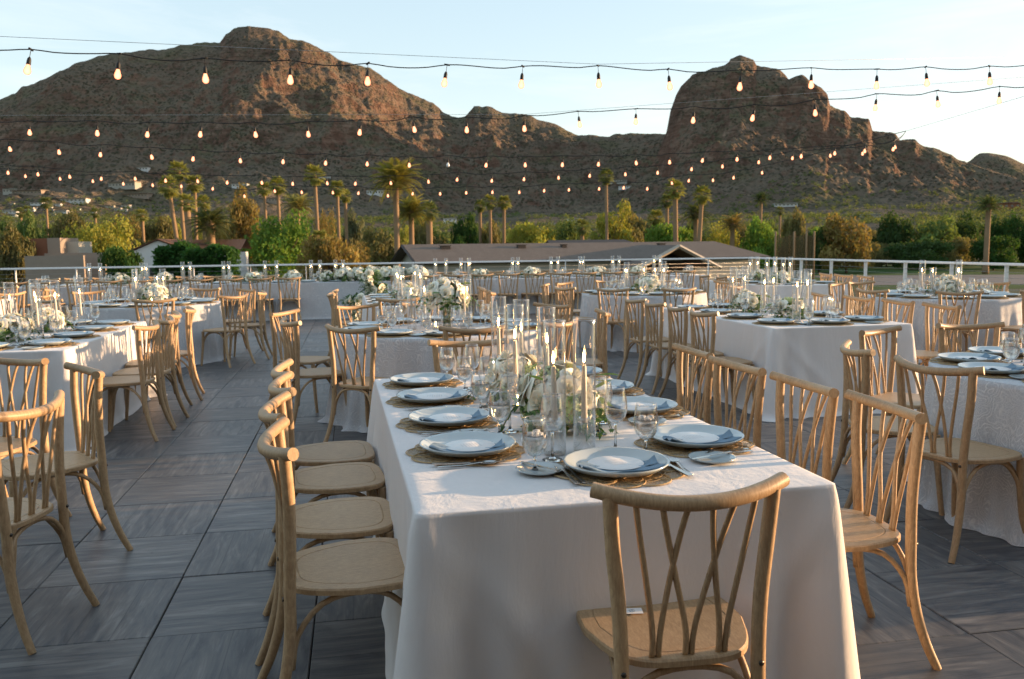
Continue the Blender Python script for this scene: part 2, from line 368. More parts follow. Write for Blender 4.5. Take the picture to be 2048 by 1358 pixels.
# ================================================================== MOUNTAINS
def _hash(ix, iy, s):
    h = (ix.astype(np.int64)*374761393 + iy.astype(np.int64)*668265263 + s*2147483647) & 0xffffffff
    h = ((h ^ (h >> 13))*1274126177) & 0xffffffff
    return ((h ^ (h >> 16)) & 0xffff)/65535.0
def vnoise(x, y, s=0):
    ix = np.floor(x); iy = np.floor(y); fx = x-ix; fy = y-iy; fx = fx*fx*fx*(fx*(fx*6-15)+10); fy = fy*fy*fy*(fy*(fy*6-15)+10)
    a = _hash(ix, iy, s); b = _hash(ix+1, iy, s); c = _hash(ix, iy+1, s); d = _hash(ix+1, iy+1, s)
    return (a*(1-fx)+b*fx)*(1-fy)+(c*(1-fx)+d*fx)*fy
def fbm(x, y, o=5, s=0, g=.5, ridge=False):
    t = 0; a = 1; n = 0
    for k in range(o):
        v = vnoise(x+k*17.3, y-k*9.1, s+k)
        if ridge: v = 1-abs(2*v-1)
        t = t+a*v; n += a; a *= g; xx = x*1.62-y*1.18; y = x*1.18+y*1.62; x = xx
    return t/n
def sstep(a, b, x):
    t = np.clip((x-a)/(b-a), 0, 1); return t*t*(3-2*t)
def skyang(pts):
    A = []
    for px, py in pts:
        d = ray(px, py); A.append((math.atan2(d[0], d[1]), d[2]/math.hypot(d[0], d[1])))
    return np.array(A)
SKY1 = skyang([(-900, 420), (-500, 330), (-250, 262), (-80, 222), (0, 198), (30, 188), (45, 172), (100, 155), (150, 125), (200, 112), (240, 108), (300, 98), (360, 92), (420, 85), (440, 82), (452, 68), (475, 54), (500, 51), (530, 57), (555, 60), (578, 77), (620, 88), (650, 104), (680, 120), (740, 135), (800, 180), (865, 203), (885, 225), (905, 236), (930, 230), (948, 211), (975, 213), (1010, 225), (1060, 232), (1100, 245), (1150, 268), (1210, 272), (1260, 268), (1340, 268), (1450, 285), (1600, 330), (1900, 400), (2300, 440), (3000, 460)])
SKY2 = skyang([(1180, 440), (1240, 400), (1290, 345), (1318, 300), (1333, 266), (1337, 245), (1341, 222), (1352, 190), (1362, 172), (1385, 150), (1405, 141), (1440, 134), (1458, 122), (1461, 116), (1490, 113), (1507, 118), (1513, 130), (1535, 134), (1560, 140), (1578, 158), (1604, 150), (1640, 174), (1655, 190), (1660, 212), (1690, 224), (1700, 236), (1738, 238), (1745, 262), (1790, 268), (1800, 280), (1830, 282), (1900, 310), (1960, 335), (2048, 362), (2200, 395), (2500, 440), (3000, 468)])
SKY3 = skyang([(1700, 470), (1850, 400), (1900, 345), (1938, 322), (1955, 308), (1975, 306), (2000, 308), (2025, 318), (2048, 330), (2120, 345), (2250, 330), (2400, 360), (2800, 440)])
def mtn_z(az, r, S, R0, Rf, Rb, seed, cliff, base_py=437):
    E = np.interp(az, S[:, 0], S[:, 1])
    x = r*np.sin(az); y = r*np.cos(az)
    Hr = E*R0+CH + 8*(fbm(x*0+az*90, y*0, 4, seed+9)-.5)*2*.6
    zf = 34.0
    wob = (fbm(x/420, y/420, 3, seed)-.5)*.55
    t = (r-Rf)/(R0-Rf); tt = np.clip(t+wob*np.clip(t, 0, 1)*(1-np.clip(t, 0, 1))*3.4, 0, 1)
    tt = np.where(t >= 1, 1, tt)
    S_ = (1-cliff)*(tt**1.45)+cliff*(.45*tt**1.2+.55*sstep(.66, .97, tt))
    rg = fbm(x/230, y/230, 6, seed+3, .55, True); sm = fbm(x/70, y/70, 6, seed+5, .62, True)
    k = np.clip(t, 0, 1)*(1-np.clip(t, 0, 1)**3)
    strata = 5*np.sin((Hr*S_)/11+8*fbm(x/150, y/150, 3, seed+7))*k*cliff*1.6
    z = zf+(Hr-zf)*S_ + (rg-.62)*165*k + (sm-.6)*46*(.25+k)*np.clip(t*6, 0, 1)*(1-sstep(.93, 1.0, t)) + strata
    # apron between plain and foot
    ap = np.clip((r-330)/(Rf-330), 0, 1); za = GZ-.6+(zf-GZ)*ap**1.35+(fbm(x/70, y/70, 4, seed+11)-.5)*9*ap
    z = np.where(t <= 0, za, z)
    zb = Hr-(r-R0)*.55; z = np.where(t > 1, zb + (sm-.6)*10, z)
    z = np.minimum(z, np.where(t < 1, np.maximum(E*r*(.985+.015*np.clip(t, 0, 1))+CH, za), 1e9))
    return z
def mountain(name, S, R0, Rf, Rb, seed, cliff, az0, az1, nA, mat, Rs=330, nR=150):
    az = np.linspace(az0, az1, nA); q = np.linspace(0, 1, nR)
    rr = np.concatenate([Rs+(Rf-Rs)*np.linspace(0, 1, 30, endpoint=False), Rf+(R0-Rf)*np.linspace(0, 1, nR), R0+(Rb-R0)*np.linspace(0, 1, 14)[1:]])
    A, Rr = np.meshgrid(az, rr, indexing='ij'); Z = mtn_z(A, Rr, S, R0, Rf, Rb, seed, cliff)
    X = Rr*np.sin(A); Y = Rr*np.cos(A); n, k = A.shape
    V = np.stack([X, Y, Z], -1).reshape(-1, 3)
    i, j = np.meshgrid(np.arange(n-1), np.arange(k-1), indexing='ij'); a = (i*k+j).ravel()
    F = np.stack([a, a+1, a+k+1, a+k], -1)[:, ::-1]
    me = bpy.data.meshes.new(name); me.vertices.add(len(V)); me.vertices.foreach_set('co', V.ravel()); me.loops.add(F.size); me.loops.foreach_set('vertex_index', F.ravel())
    me.polygons.add(len(F)); me.polygons.foreach_set('loop_start', np.arange(0, F.size, 4)); me.polygons.foreach_set('loop_total', np.full(len(F), 4)) if False else None
    me.update(calc_edges=True); me.materials.append(mat); me.shade_smooth(); me.validate()
    return link(name, me, kind='structure')
m = M('desert_rock'); v = m.coord('Position'); gn = m.n('NewGeometry')
nz_ = m.n('SeparateXYZ', i_0=gn.outputs['Normal']).outputs[2]
big = m.noise(v, .006, 6, .6); med = m.noise(v, .03, 8, .65, .3); fin = m.noise(v, .16, 5, .7)
strt = m.noise(m.n('Mapping', i_Vector=v, i_Scale=(.02, .02, .22), i_Rotation=(R(12), R(14), 0)), 1, 6, .6, .6)
rock = m.ramp(med, (.34, (.095, .060, .045)), (.5, (.215, .140, .102)), (.66, (.35, .25, .185)))
rock = m.mix(m.ramp(strt, (.4, .6), (.62, 0)), rock, (.065, .036, .025))
rock = m.mix(m.ramp(big, (.42, 0), (.6, .5)), rock, (.22, .115, .078))
soil = m.mix(m.ramp(big, (.38, 0), (.6, 1)), (.155, .115, .082), (.19, .15, .108))
soil = m.mix(m.ramp(m.noise(v, .011, 4), (.5, 0), (.68, .6)), soil, (.13, .13, .062))
vor = m.n('TexVoronoi', i_Vector=m.n('VectorMath', operation='ADD', i_0=v, i_1=m.n('VectorMath', operation='SCALE', i_0=m.noise(v, .2, 2).outputs[1], i_Scale=5.0)), i_Scale=.16)
bush = m.ramp(vor.outputs['Distance'], (.22, 1), (.42, 0))
bush2 = m.ramp(m.n('TexVoronoi', i_Vector=v, i_Scale=.07).outputs['Distance'], (.2, 1), (.36, 0))
dens = m.math('MULTIPLY', m.ramp(m.noise(v, .018, 4), (.32, .4), (.55, 1)), m.ramp(nz_, (.35, .2), (.7, 1)))
steep = m.ramp(m.math('ADD', nz_, m.math('MULTIPLY', m.math('SUBTRACT', med, .5), .5)), (.52, 1), (.8, 0))
c = m.mix(steep, soil, rock); sh = m.math('MULTIPLY', m.math('MAXIMUM', bush, m.math('MULTIPLY', bush2, .8)), dens)
c = m.mix(m.math('MULTIPLY', sh, .85), c, (.046, .055, .030)); c = m.mix(m.math('MULTIPLY', fin, .5), c, m.mix(.5, c, (.02, .016, .01)))
hh = m.math('ADD', m.math('MULTIPLY', med, 6.0), m.math('ADD', m.math('MULTIPLY', fin, 1.6), m.math('MULTIPLY', sh, 1.5)))
MAT['rock'] = m.done(m.bsdf(c, .95, .08, m.bump(hh, 1.0, 2.4)))
MT = {'mountain': (SKY1, 1900, 1000, 2500, 11, .22), 'rocky_hill': (SKY2, 1650, 960, 2100, 41, .62), 'distant_hill': (SKY3, 2700, 1900, 3200, 77, .4)}
def ground_z(x, y):
    az = np.array([math.atan2(x, y)]); r = np.array([math.hypot(x, y)])
    if r[0] < 335: return GZ
    return float(max(mtn_z(az, r, *MT['mountain'])[0], mtn_z(az, r, *MT['rocky_hill'])[0], GZ))
mountain('mountain', *MT['mountain'], -.80, .62, 900, MAT['rock'], nR=290)
mountain('rocky_hill', *MT['rocky_hill'], .02, .85, 800, MAT['rock'], nR=300)
mountain('distant_hill', *MT['distant_hill'], .30, .85, 200, MAT['rock'], Rs=1500, nR=80)
# ================================================================== TREES
def foliage_mat(name, hueshift=0):
    m = M(name); oi = m.n('ObjectInfo'); n = m.noise(m.coord('Object'), .9, 5, .6)
    rn = m.n('NewGeometry').outputs['Random Per Island']
    c = m.n('HueSaturation', i_Color=oi.outputs['Color'], i_Hue=m.n('MapRange', i_Value=rn, i_To_Min=.475, i_To_Max=.525), i_Value=m.n('MapRange', i_Value=n, i_From_Min=.3, i_From_Max=.7, i_To_Min=.8, i_To_Max=2.1))
    b = m.bsdf(c, .75, .15); t = m.n('BsdfTranslucent', i_Color=m.mix(1.0, c, (1.9, 1.7, .8), 'MULTIPLY'))
    return m.done(m.n('MixShader', i_0=.32, i_1=b, i_2=t))
MAT['foliage'] = foliage_mat('tree_foliage')
MAT['bark'] = mat_plain('bark', (.13, .09, .06), .95, .1, var=.4, scale=4, bump=.5)
MAT['palm_bark'] = mat_plain('palm_bark', (.24, .165, .10), .95, .1, var=.35, scale=6, bump=.5)
def crown_mesh(seed, W=1.0, H=1.0, n=5200, ls=.035, blobs=16, weep=0, base=.15):
    """unit crown, width 2*W, z from 0 to H, leaves as bent quads"""
    rg = np.random.RandomState(seed); C = []
    for k in range(blobs):
        a = rg.uniform(0, 2*math.pi); rr = math.sqrt(rg.uniform(0, 1))*.72*W; z = rg.uniform(base, .86)*H
        rr *= math.sqrt(max(.12, 1-((z/H-.42)/.62)**2)); C.append((rr*math.cos(a), rr*math.sin(a), z, rg.uniform(.16, .34)*min(W, H)))
    C.append((0, 0, .55*H, .42*min(W, H))); C = np.array(C); w = C[:, 3]**2; ch = rg.choice(len(C), n, p=w/w.sum())
    d = rg.normal(size=(n, 3)); d /= np.linalg.norm(d, axis=1)[:, None]; rad = C[ch, 3]*(1-.55*rg.uniform(0, 1, n)**2.2)*rg.uniform(.85, 1.15, n)
    P = C[ch, :3]+d*rad[:, None]*np.array([1, 1, .8]); P[:, 2] -= weep*rg.uniform(0, 1, n)**2*H*.3
    P[:, 2] = np.maximum(P[:, 2], .02*H)
    a = rg.normal(size=(n, 3))*.6+d; a /= np.linalg.norm(a, axis=1)[:, None]; u = np.cross(a, rg.normal(size=(n, 3))); u /= np.linalg.norm(u, axis=1)[:, None]; v = np.cross(a, u)
    s = ls*rg.uniform(.5, 1.4, n)[:, None]; el = rg.uniform(.45, 1, n)[:, None]
    V = np.stack([P-u*s, P+v*s*el, P+u*s, P-v*s*el+a*s*.4], 1).reshape(-1, 3)
    me = bpy.data.meshes.new('crown'); nq = n; me.from_pydata(V.tolist(), [], np.arange(4*n).reshape(-1, 4).tolist()); me.materials.append(MAT['foliage']); me.update(); return me
CR_ = [crown_mesh(1, 1, 1.0), crown_mesh(2, 1, .8, blobs=22), crown_mesh(3, 1, 1.3, blobs=20), crown_mesh(4, 1, .9, n=6500, ls=.026, blobs=26, base=.05), crown_mesh(5, 1, 1.1, n=4200, ls=.03, blobs=13, weep=1), crown_mesh(6, 1, .72, n=6000, ls=.03, blobs=24, base=.03)]
CH_ = [1.0, .8, 1.3, .9, 1.1, .72]
def trunk_mesh(seed):
    rg = random.Random(seed); mb = MB()
    mb.tube(cat_rom([(0, 0, -.02), (.02, .01, .15), (-.02, .02, .32), (.03, 0, .55)]), [.045, .042, .038, .036, .034, .032, .03, .03, .028, .025, .02, .016, .012], 7)
    for k in range(7):
        a = k*2.4+rg.uniform(-.4, .4); z = rg.uniform(.14, .35); r = rg.uniform(.35, .7)
        p = cat_rom([(0, 0, z), (r*.35*math.cos(a), r*.35*math.sin(a), z+.14), (r*math.cos(a+.3), r*math.sin(a+.3), z+rg.uniform(.25, .45))], 3)
        mb.tube(p, [.022-.0025*i for i in range(len(p))], 5)
    return mb.mesh('trunk', MAT['bark'])
TR_ = [trunk_mesh(k) for k in range(3)]
GREENS = {'yellow': (.17, .175, .035), 'bright': (.09, .15, .028), 'olive': (.10, .095, .04), 'dark': (.030, .055, .018), 'brown': (.125, .10, .036), 'deep': (.022, .050, .012), 'grey': (.085, .095, .055), 'mid': (.065, .095, .03)}
NTREE = 0
def tree(px, top, hw, D, colr, label, kind=None, group=None, base=None, cat='tree', gz=None):
    global NTREE
    NTREE += 1; k = NTREE % 6 if kind is None else kind; rg = random.Random(NTREE*7)
    tp = at(px, top, D); z0 = GZ if gz is None else gz; h = tp.z-z0; w = hw/CF*D
    low = .08*h if base is None else max(0, at(px, base, D).z-z0)
    root = bpy.data.objects.new(cat.replace(' ', '_') if cat != 'tree' else 'tree', None); COL.objects.link(root); root.location = (tp.x, D, z0); root.rotation_euler = (0, 0, rg.uniform(0, 6.28))
    tag(root, label, cat, group)
    c = link('crown', CR_[k], root, (0, 0, low), 0, (w, w, (h-low)/CH_[k]/1.0)); g = GREENS[colr]; f = rg.uniform(.85, 1.15); c.color = (g[0]*f, g[1]*f, g[2]*f, 1)
    link('trunk', TR_[k % 3], root, (0, 0, 0), 0, (w*.9, w*.9, h*.95))
    return root
# named trees read off the photograph (x, top y, half width, distance, colour, label)
TT = [
 (30, 462, 55, 92, 'olive', 'sprawling olive-green desert tree beyond the left end of the far railing', 1),
 (-60, 440, 70, 110, 'olive', 'broad olive tree cut by the left edge behind the railing', 0),
 (208, 438, 84, 120, 'yellow', 'large rounded yellow-green palo verde beside the white gabled house', 3),
 (130, 412, 52, 165, 'olive', 'olive tree rising behind the yellow-green palo verde at left', 0),
 (60, 436, 45, 170, 'mid', 'mid green tree behind the terracotta house', 1),
 (250, 424, 46, 175, 'brown', 'brownish-gold tree behind the white gabled house, left of the leaning palm', 4),
 (318, 430, 50, 180, 'olive', 'olive bushy tree at the foot of the leaning fan palm', 5),
 (490, 368, 48, 170, 'brown', 'tall brownish-olive tree, tallest leafy crown among the left palms', 2),
 (446, 425, 45, 175, 'olive', 'dull olive tree under the dark date palm on the left', 0),
 (572, 428, 108, 115, 'bright', 'big bright green palo verde spreading left of the long-roofed house', 3),
 (645, 412, 30, 165, 'brown', 'small orange-brown tree between two tall fan palms', 4),
 (655, 468, 78, 104, 'brown', 'low orange-brown bushy tree just left of the long-roofed house', 5),
 (705, 432, 42, 160, 'grey', 'grey-green tree left of the tall feathery date palm', 1),
 (760, 448, 62, 128, 'olive', 'olive tree behind the gable end of the long-roofed house', 0),
 (700, 478, 55, 110, 'brown', 'rust-tinted shrubby tree near the gable end', 4),
 (852, 445, 52, 150, 'olive', 'olive tree between the date palm and the round dark tree', 1),
 (925, 420, 43, 132, 'deep', 'dense round dark green tree above the long roof', 0),
 (1062, 443, 66, 140, 'yellow', 'wide yellow-green bush above the middle of the long roof', 5),
 (985, 452, 45, 150, 'olive', 'olive bush between the dark round tree and the yellow-green bush', 1),
 (1132, 432, 38, 175, 'mid', 'mid green tree left of the tall single fan palm', 0),
 (1222, 401, 52, 160, 'yellow', 'tall golden-green tree at the tall single fan palm', 2),
 (1262, 425, 48, 168, 'olive', 'olive tree right of the golden-green tree', 1),
 (1340, 444, 72, 135, 'bright', 'low bright green tree under the pair of fan palms', 5),
 (1300, 432, 34, 170, 'grey', 'grey-green tree behind the low bright green tree', 0),
 (1448, 440, 44, 150, 'yellow', 'yellowish tree over the right part of the long roof', 4),
 (1392, 440, 36, 160, 'mid', 'mid green tree between the two right fan palms', 1),
 (1525, 428, 46, 140, 'bright', 'green rounded tree at the right end of the long roof', 0),
 (1588, 428, 38, 160, 'olive', 'olive tree behind the netting poles', 1),
 (1632, 452, 30, 150, 'bright', 'small green tree just right of the netting poles', 5),
 (1697, 421, 74, 135, 'brown', 'big dark tree with golden right flank behind the right railing', 0),
 (1640, 452, 48, 138, 'dark', 'dark lower tree at the foot of the netting', 5),
 (1790, 434, 60, 170, 'dark', 'dark green tree right of the golden-flanked tree', 1),
 (1868, 428, 66, 165, 'mid', 'dull green broad tree left of the right-hand date palm', 0),
 (1935, 424, 52, 175, 'dark', 'dark green tree behind the right-hand date palm trunk', 2),
 (2016, 428, 60, 150, 'deep', 'very dark tree filling the right edge of the tree line', 3),
 (2100, 410, 70, 150, 'dark', 'dark tree cut off by the right edge of the photo', 0),
 (1990, 470, 60, 140, 'deep', 'low dark tree in front of the very dark tree at right edge', 5),
 (1840, 478, 90, 150, 'dark', 'low dark thicket tree behind the right railing', 5)]
for px, top, hw, D, c_, lb, k in TT: tree(px, top, hw, D, c_, lb, k)
THIRD = lambda px: ['far left', 'left of date palm', 'above the long roof', 'right of the long roof', 'far right'][0 if px < 420 else 1 if px < 790 else 2 if px < 1300 else 3 if px < 1720 else 4]
rg = random.Random(3)
for i in range(54):
    px = -60+i*40.5+rg.uniform(-18, 18); D = rg.uniform(185, 300)
    tree(px, 446+rg.uniform(-10, 14)-(6 if px < 400 else 0), rg.uniform(22, 40), D, (cc := rg.choice(['olive', 'mid', 'grey', 'dark', 'mid', 'yellow'])), {'mid': 'green', 'dark': 'dark green', 'yellow': 'yellow-green'}.get(cc, cc)+' desert tree in the belt at the mountain foot, '+THIRD(px), None, 'background trees in the belt below the mountain, '+THIRD(px)+', '+cc)
for i in range(34):
    px = -60+i*66+rg.uniform(-22, 22); D = rg.uniform(150, 180)
    tree(px, 478+rg.uniform(-8, 6), rg.uniform(36, 52), D, (cc := rg.choice(['olive', 'mid', 'dark', 'dark', 'olive'])), {'mid': 'green', 'dark': 'dark green'}.get(cc, cc)+' low bushy tree in the gap behind the houses, '+THIRD(px), 5, 'low bushy trees behind the houses, '+THIRD(px)+', '+cc)
# clipped hedges: dense small leaves over a box
def hedge(x0, x1, top, D, h, th, label):
    a = at(x0, top, D); b = at(x1, top, D); w = (b-a).length; rgn = np.random.RandomState(int(x0)); n = 5200
    P = rgn.uniform(0, 1, (n, 3)); f = rgn.randint(0, 3, n); P[f == 0, 1] = rgn.uniform(0, .12, (f == 0).sum()); P[f == 1, 2] = rgn.uniform(.93, 1.02, (f == 1).sum()); P[f == 2, 0] = np.round(P[f == 2, 0])
    P = (P-[.5, .5, 0])*[w, th, h]; P[:, 2] += .18*np.sin(P[:, 0]*1.7)+.12*np.sin(P[:, 0]*4.1)-.25*(np.abs(P[:, 0])/(w/2))**6; P += rgn.normal(size=P.shape)*.11
    u = rgn.normal(size=(n, 3))*.09; v = rgn.normal(size=(n, 3))*.09
    V = np.stack([P-u, P+v, P+u, P-v], 1).reshape(-1, 3); me = bpy.data.meshes.new('hedge'); me.from_pydata(V.tolist(), [], np.arange(4*n).reshape(-1, 4).tolist()); me.materials.append(MAT['foliage']); 
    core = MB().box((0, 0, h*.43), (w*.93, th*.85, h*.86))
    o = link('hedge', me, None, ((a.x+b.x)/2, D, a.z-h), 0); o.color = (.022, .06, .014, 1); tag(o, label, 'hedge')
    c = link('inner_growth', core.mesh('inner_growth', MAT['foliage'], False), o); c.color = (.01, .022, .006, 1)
tree(240, 490, 58, 84, 'deep', 'dark foliage put in for the shade under the yellow-green palo verde', 5, None, None, 'shade_foliage')  # deep-coloured foliage added to stand for the shade below the crown
hedge(318, 388, 494, 78, 4.5, 2.2, 'tall dark green clipped hedge right of the white gabled house')
hedge(376, 466, 500, 74, 4.2, 2.6, 'lower dark green clipped hedge next to the tall hedge')
# ------------------------------------------------------------------ palms
def fan_crown(seed, n=46, skirt=14):
    rg = random.Random(seed); mb = MB()
    for i in range(n+skirt):
        a = i*2.399+rg.uniform(-.2, .2); dead = i >= n
        el = rg.uniform(-1.35, -.95) if dead else (1.25-1.9*(i/n)**.9+rg.uniform(-.12, .12)); pl_ = rg.uniform(.30, .48)*(.6 if dead else 1)
        d = Vector((math.cos(a)*math.cos(el), math.sin(a)*math.cos(el), math.sin(el))); side = Vector((-math.sin(a), math.cos(a), 0)); nn = d.cross(side)
        base = Vector((0, 0, 0 if not dead else -.1)); hub = base+d*pl_
        mb.add([base-side*.008, base+side*.008, hub+side*.006, hub-side*.006], [(0, 1, 2, 3)])
        nb = 11; L = rg.uniform(.42, .56)*(.75 if dead else 1)
        for k in range(nb):
            th = (k/(nb-1)-.5)*2.5; dd = (d*math.cos(th)+side*math.sin(th)).normalized(); ll = L*(1-.25*abs(th)/1.25)
            tip = hub+dd*ll+Vector((0, 0, -.17*ll-.1*abs(th)*ll)); mid = hub+dd*ll*.55; sd_ = dd.cross(nn).normalized()*.034
            mb.add([hub, mid-sd_, tip, mid+sd_], [(0, 1, 2, 3)])
    return mb.mesh('crown', MAT['foliage'], False)
FAN = [fan_crown(1), fan_crown(2, 38, 20), fan_crown(3, 52, 8)]
def palm_trunk(seed, r=.03, n=16):
    mb = MB(); rr = [r*(1.35-.35*min(1, i/3))*(1+.05*(i % 2)) for i in range(n)]
    mb.tube([(.0, 0, i/(n-1)) for i in range(n)], rr, 9); return mb.mesh('trunk', MAT['palm_bark'])
PT = palm_trunk(1)
def fan_palm(px, cy, hw, D, label, lean=0, k=0, c_='yellow', thick=1.0, group=None):
    tp = at(px, cy, D); h = tp.z-GZ; w = hw/CF*D; bx = lean/CF*D
    root = bpy.data.objects.new('fan_palm', None); COL.objects.link(root); root.location = (tp.x+bx, D, GZ); tag(root, label, 'palm tree', group)
    L = math.hypot(h, bx); t = link('trunk', PT, root, (0, 0, 0), (0, -math.atan2(bx, h), 0), (9*thick, 9*thick, L)) 
    c = link('crown', FAN[k % 3], root, (-bx, 0, h), k*1.3, w/.80); c.color = (.125, .135, .042, 1) if c_ == 'yellow' else (.085, .10, .04, 1) if c_ == 'mid' else (.05, .06, .025, 1)
for a in [
 (337, 374, 26, 118, 'leaning fan palm with drooping crown, leftmost of the front palm cluster', 20, 0, 'yellow', 1),
 (357, 342, 24, 125, 'tallest fan palm of the left cluster', 6, 1, 'yellow', 1),
 (389, 368, 21, 128, 'fan palm on the right side of the left cluster', -4, 2, 'yellow', 1),
 (373, 405, 22, 112, 'short thick-trunked fan palm in front of the left cluster', 3, 1, 'yellow', 1.5),
 (407, 405, 18, 118, 'small fan palm beside the short thick-trunked one', -1, 0, 'yellow', 1.2),
 (528, 378, 17, 138, 'slim fan palm rising behind the bright green palo verde', 2, 2, 'yellow', .9),
 (555, 371, 21, 132, 'straight slim fan palm left of centre, second from the tall one', 1, 0, 'yellow', .9),
 (629, 350, 25, 128, 'tall fan palm above the big bright green palo verde', 4, 1, 'yellow', 1),
 (674, 377, 19, 135, 'fan palm of medium height just right of the tall one', 1, 2, 'yellow', .95),
 (690, 392, 16, 140, 'smaller fan palm touching its taller neighbour', 1, 0, 'yellow', .95),
 (41, 425, 12, 190, 'left one of two small far fan palms near the left edge', 0, 0, 'mid', .9),
 (55, 421, 12, 192, 'right one of two small far fan palms near the left edge', 0, 1, 'mid', .9),
 (92, 406, 14, 185, 'small far fan palm standing over the pale villas', 0, 2, 'mid', .9),
 (190, 426, 12, 190, 'little far fan palm behind the brownish-gold tree', 0, 0, 'mid', .9),
 (284, 430, 15, 175, 'squat fan palm behind the white gabled house', 0, 1, 'yellow', 1.2),
 (960, 412, 15, 150, 'leftmost and shortest of three fan palms above the dark round tree', 0, 0, 'mid', 1),
 (980, 404, 18, 145, 'middle of three fan palms right of the dark round tree', 0, 1, 'yellow', 1),
 (1008, 405, 17, 146, 'rightmost of three fan palms right of the dark round tree', -2, 2, 'yellow', 1),
 (1212, 353, 19, 128, 'very tall single fan palm with a small crown right of centre', 3, 0, 'mid', .85),
 (1350, 378, 24, 125, 'thick fan palm, left of the pair over the low bright green tree', 4, 1, 'yellow', 1.3),
 (1334, 402, 17, 135, 'short fan palm tucked behind the left one of the pair', 0, 2, 'mid', 1),
 (1404, 390, 22, 122, 'leaning fan palm, right of the pair over the low bright green tree', -8, 0, 'yellow', 1.1),
 (1560, 422, 11, 180, 'tiny fan palm behind the olive tree by the netting', 0, 1, 'mid', .9),
 (1164, 454, 20, 140, 'short fan palm peeping over the middle of the long roof', 1, 1, 'mid', 1.2),
 (640, 478, 22, 105, 'low yellowish fan palm in front of the orange-brown tree', 0, 2, 'yellow', 1.4),
 (858, 423, 24, 140, 'pale thick-trunked fan palm left of the dark round tree', 0, 0, 'mid', 1.9),
 (1312, 436, 20, 138, 'spiky yellow yucca-like palm left of the low bright green tree', 0, 2, 'yellow', 1)]: fan_palm(*a)
def frond_mesh():
    mb = MB(); n = 13; pts = [Vector((i/n, 0, .32*math.sin(min(1, i/n*1.2)*1.8)-.42*(i/n)**2.4)) for i in range(n+1)]
    mb.tube(pts, [.012-.009*i/n for i in range(n+1)], 4, False)
    for i in range(1, n*2):
        f = i/(n*2); p = pts[int(f*n)].lerp(pts[min(n, int(f*n)+1)], f*n-int(f*n)); ll = .30*(math.sin(math.pi*min(1, f*.9+.12))**.6)
        for s in (-1, 1):
            tip = p+Vector((.16, s*ll, -.10*ll*3)); mid = p.lerp(tip, .5)+Vector((0, 0, .02)); mb.add([p, mid+Vector((.02, 0, 0)), tip, mid-Vector((.02, 0, 0))], [(0, 1, 2, 3)])
    return mb.mesh('frond', MAT['foliage'], False)
FR = frond_mesh()
def date_palm(px, cy, hw, D, label, nf=44, c_=(.13, .125, .035), thick=1):
    tp = at(px, cy, D); h = tp.z-GZ; w = hw/CF*D; root = bpy.data.objects.new('date_palm', None); COL.objects.link(root); root.location = (tp.x, D, GZ); tag(root, label, 'palm tree')
    link('trunk', PT, root, (0, 0, 0), 0, (12*thick, 12*thick, h)); rg = random.Random(int(px))
    hd = link('crown_base', MB().lathe([(.001, -.6), (.45, -.3), (.5, .1), (.3, .5), (.001, .7)], 10).mesh('crown_base', MAT['palm_bark']), root, (0, 0, h), 0, thick)
    for i in range(nf):
        o = link('frond', FR, root, (0, 0, h), (0, -(1.0-1.75*(i/nf)+rg.uniform(-.1, .1)), i*2.399), w*rg.uniform(1.15, 1.4)); o.rotation_euler = (rg.uniform(-.2, .2), -(1.05-1.8*i/nf), i*2.399); f = rg.uniform(.8, 1.2); o.color = (c_[0]*f, c_[1]*f, c_[2]*f, 1)
date_palm(791, 368, 44, 112, 'tall feathery date palm rising at the gable end of the long roof')
date_palm(822, 428, 32, 118, 'shorter date palm with a dense crown right of the tall feathery one', 40)
date_palm(420, 455, 36, 100, 'dark low date palm among the left palm cluster', 40, (.045, .055, .022), 1.4)
date_palm(595, 418, 28, 145, 'pale feathery date palm above the bright green palo verde', 40, (.14, .14, .06))
date_palm(1977, 415, 22, 125, 'slender date palm standing alone before the dark trees at right', 36, (.06, .08, .035))
date_palm(1392, 432, 26, 132, 'dull date palm low beside the leaning fan palm', 34, (.05, .06, .025))
date_palm(1522, 400, 15, 210, 'small dark date palm on the slope above the long roof', 30, (.035, .05, .02))
date_palm(1465, 452, 22, 140, 'bushy date palm with a brown skirt over the roof end', 34, (.13, .10, .04))
# desert scrub on the aprons (uncountable)
rgn = np.random.RandomState(9); PX = []
while len(PX) < 8000:
    az = rgn.uniform(-.62, .62); r = 300+rgn.uniform(0, 1)**1.4*850; x, y = r*math.sin(az), r*math.cos(az)
    if vnoise(np.array([x/60]), np.array([y/60]), 4)[0] < .22+.25*(r-300)/850: continue
    PX.append((x, y, r))
PX = np.array(PX); az = np.arctan2(PX[:, 0], PX[:, 1]); Z = np.maximum(np.maximum(mtn_z(az, PX[:, 2], *MT['mountain']), mtn_z(az, PX[:, 2], *MT['rocky_hill'])), GZ)
C = np.stack([PX[:, 0], PX[:, 1], Z+.8], 1); K = 22; S_ = rgn.uniform(1.4, 4.2, len(C))
P = np.repeat(C, K, 0)+rgn.normal(size=(len(C)*K, 3))*np.repeat(S_, K)[:, None]*[.55, .55, .38]+[0, 0, .6]
u = rgn.normal(size=P.shape)*.62; v = rgn.normal(size=P.shape)*.62
V = np.stack([P-u, P+v, P+u], 1).reshape(-1, 3); me = bpy.data.meshes.new('scrub'); me.from_pydata(V.tolist(), [], np.arange(len(V)).reshape(-1, 3).tolist()); me.materials.append(MAT['foliage'])
o = link('desert_scrub', me, kind='stuff'); o.color = (.065, .085, .032, 1); tag(o, 'scattered green desert scrub over the lower mountain slopes', 'scrub')
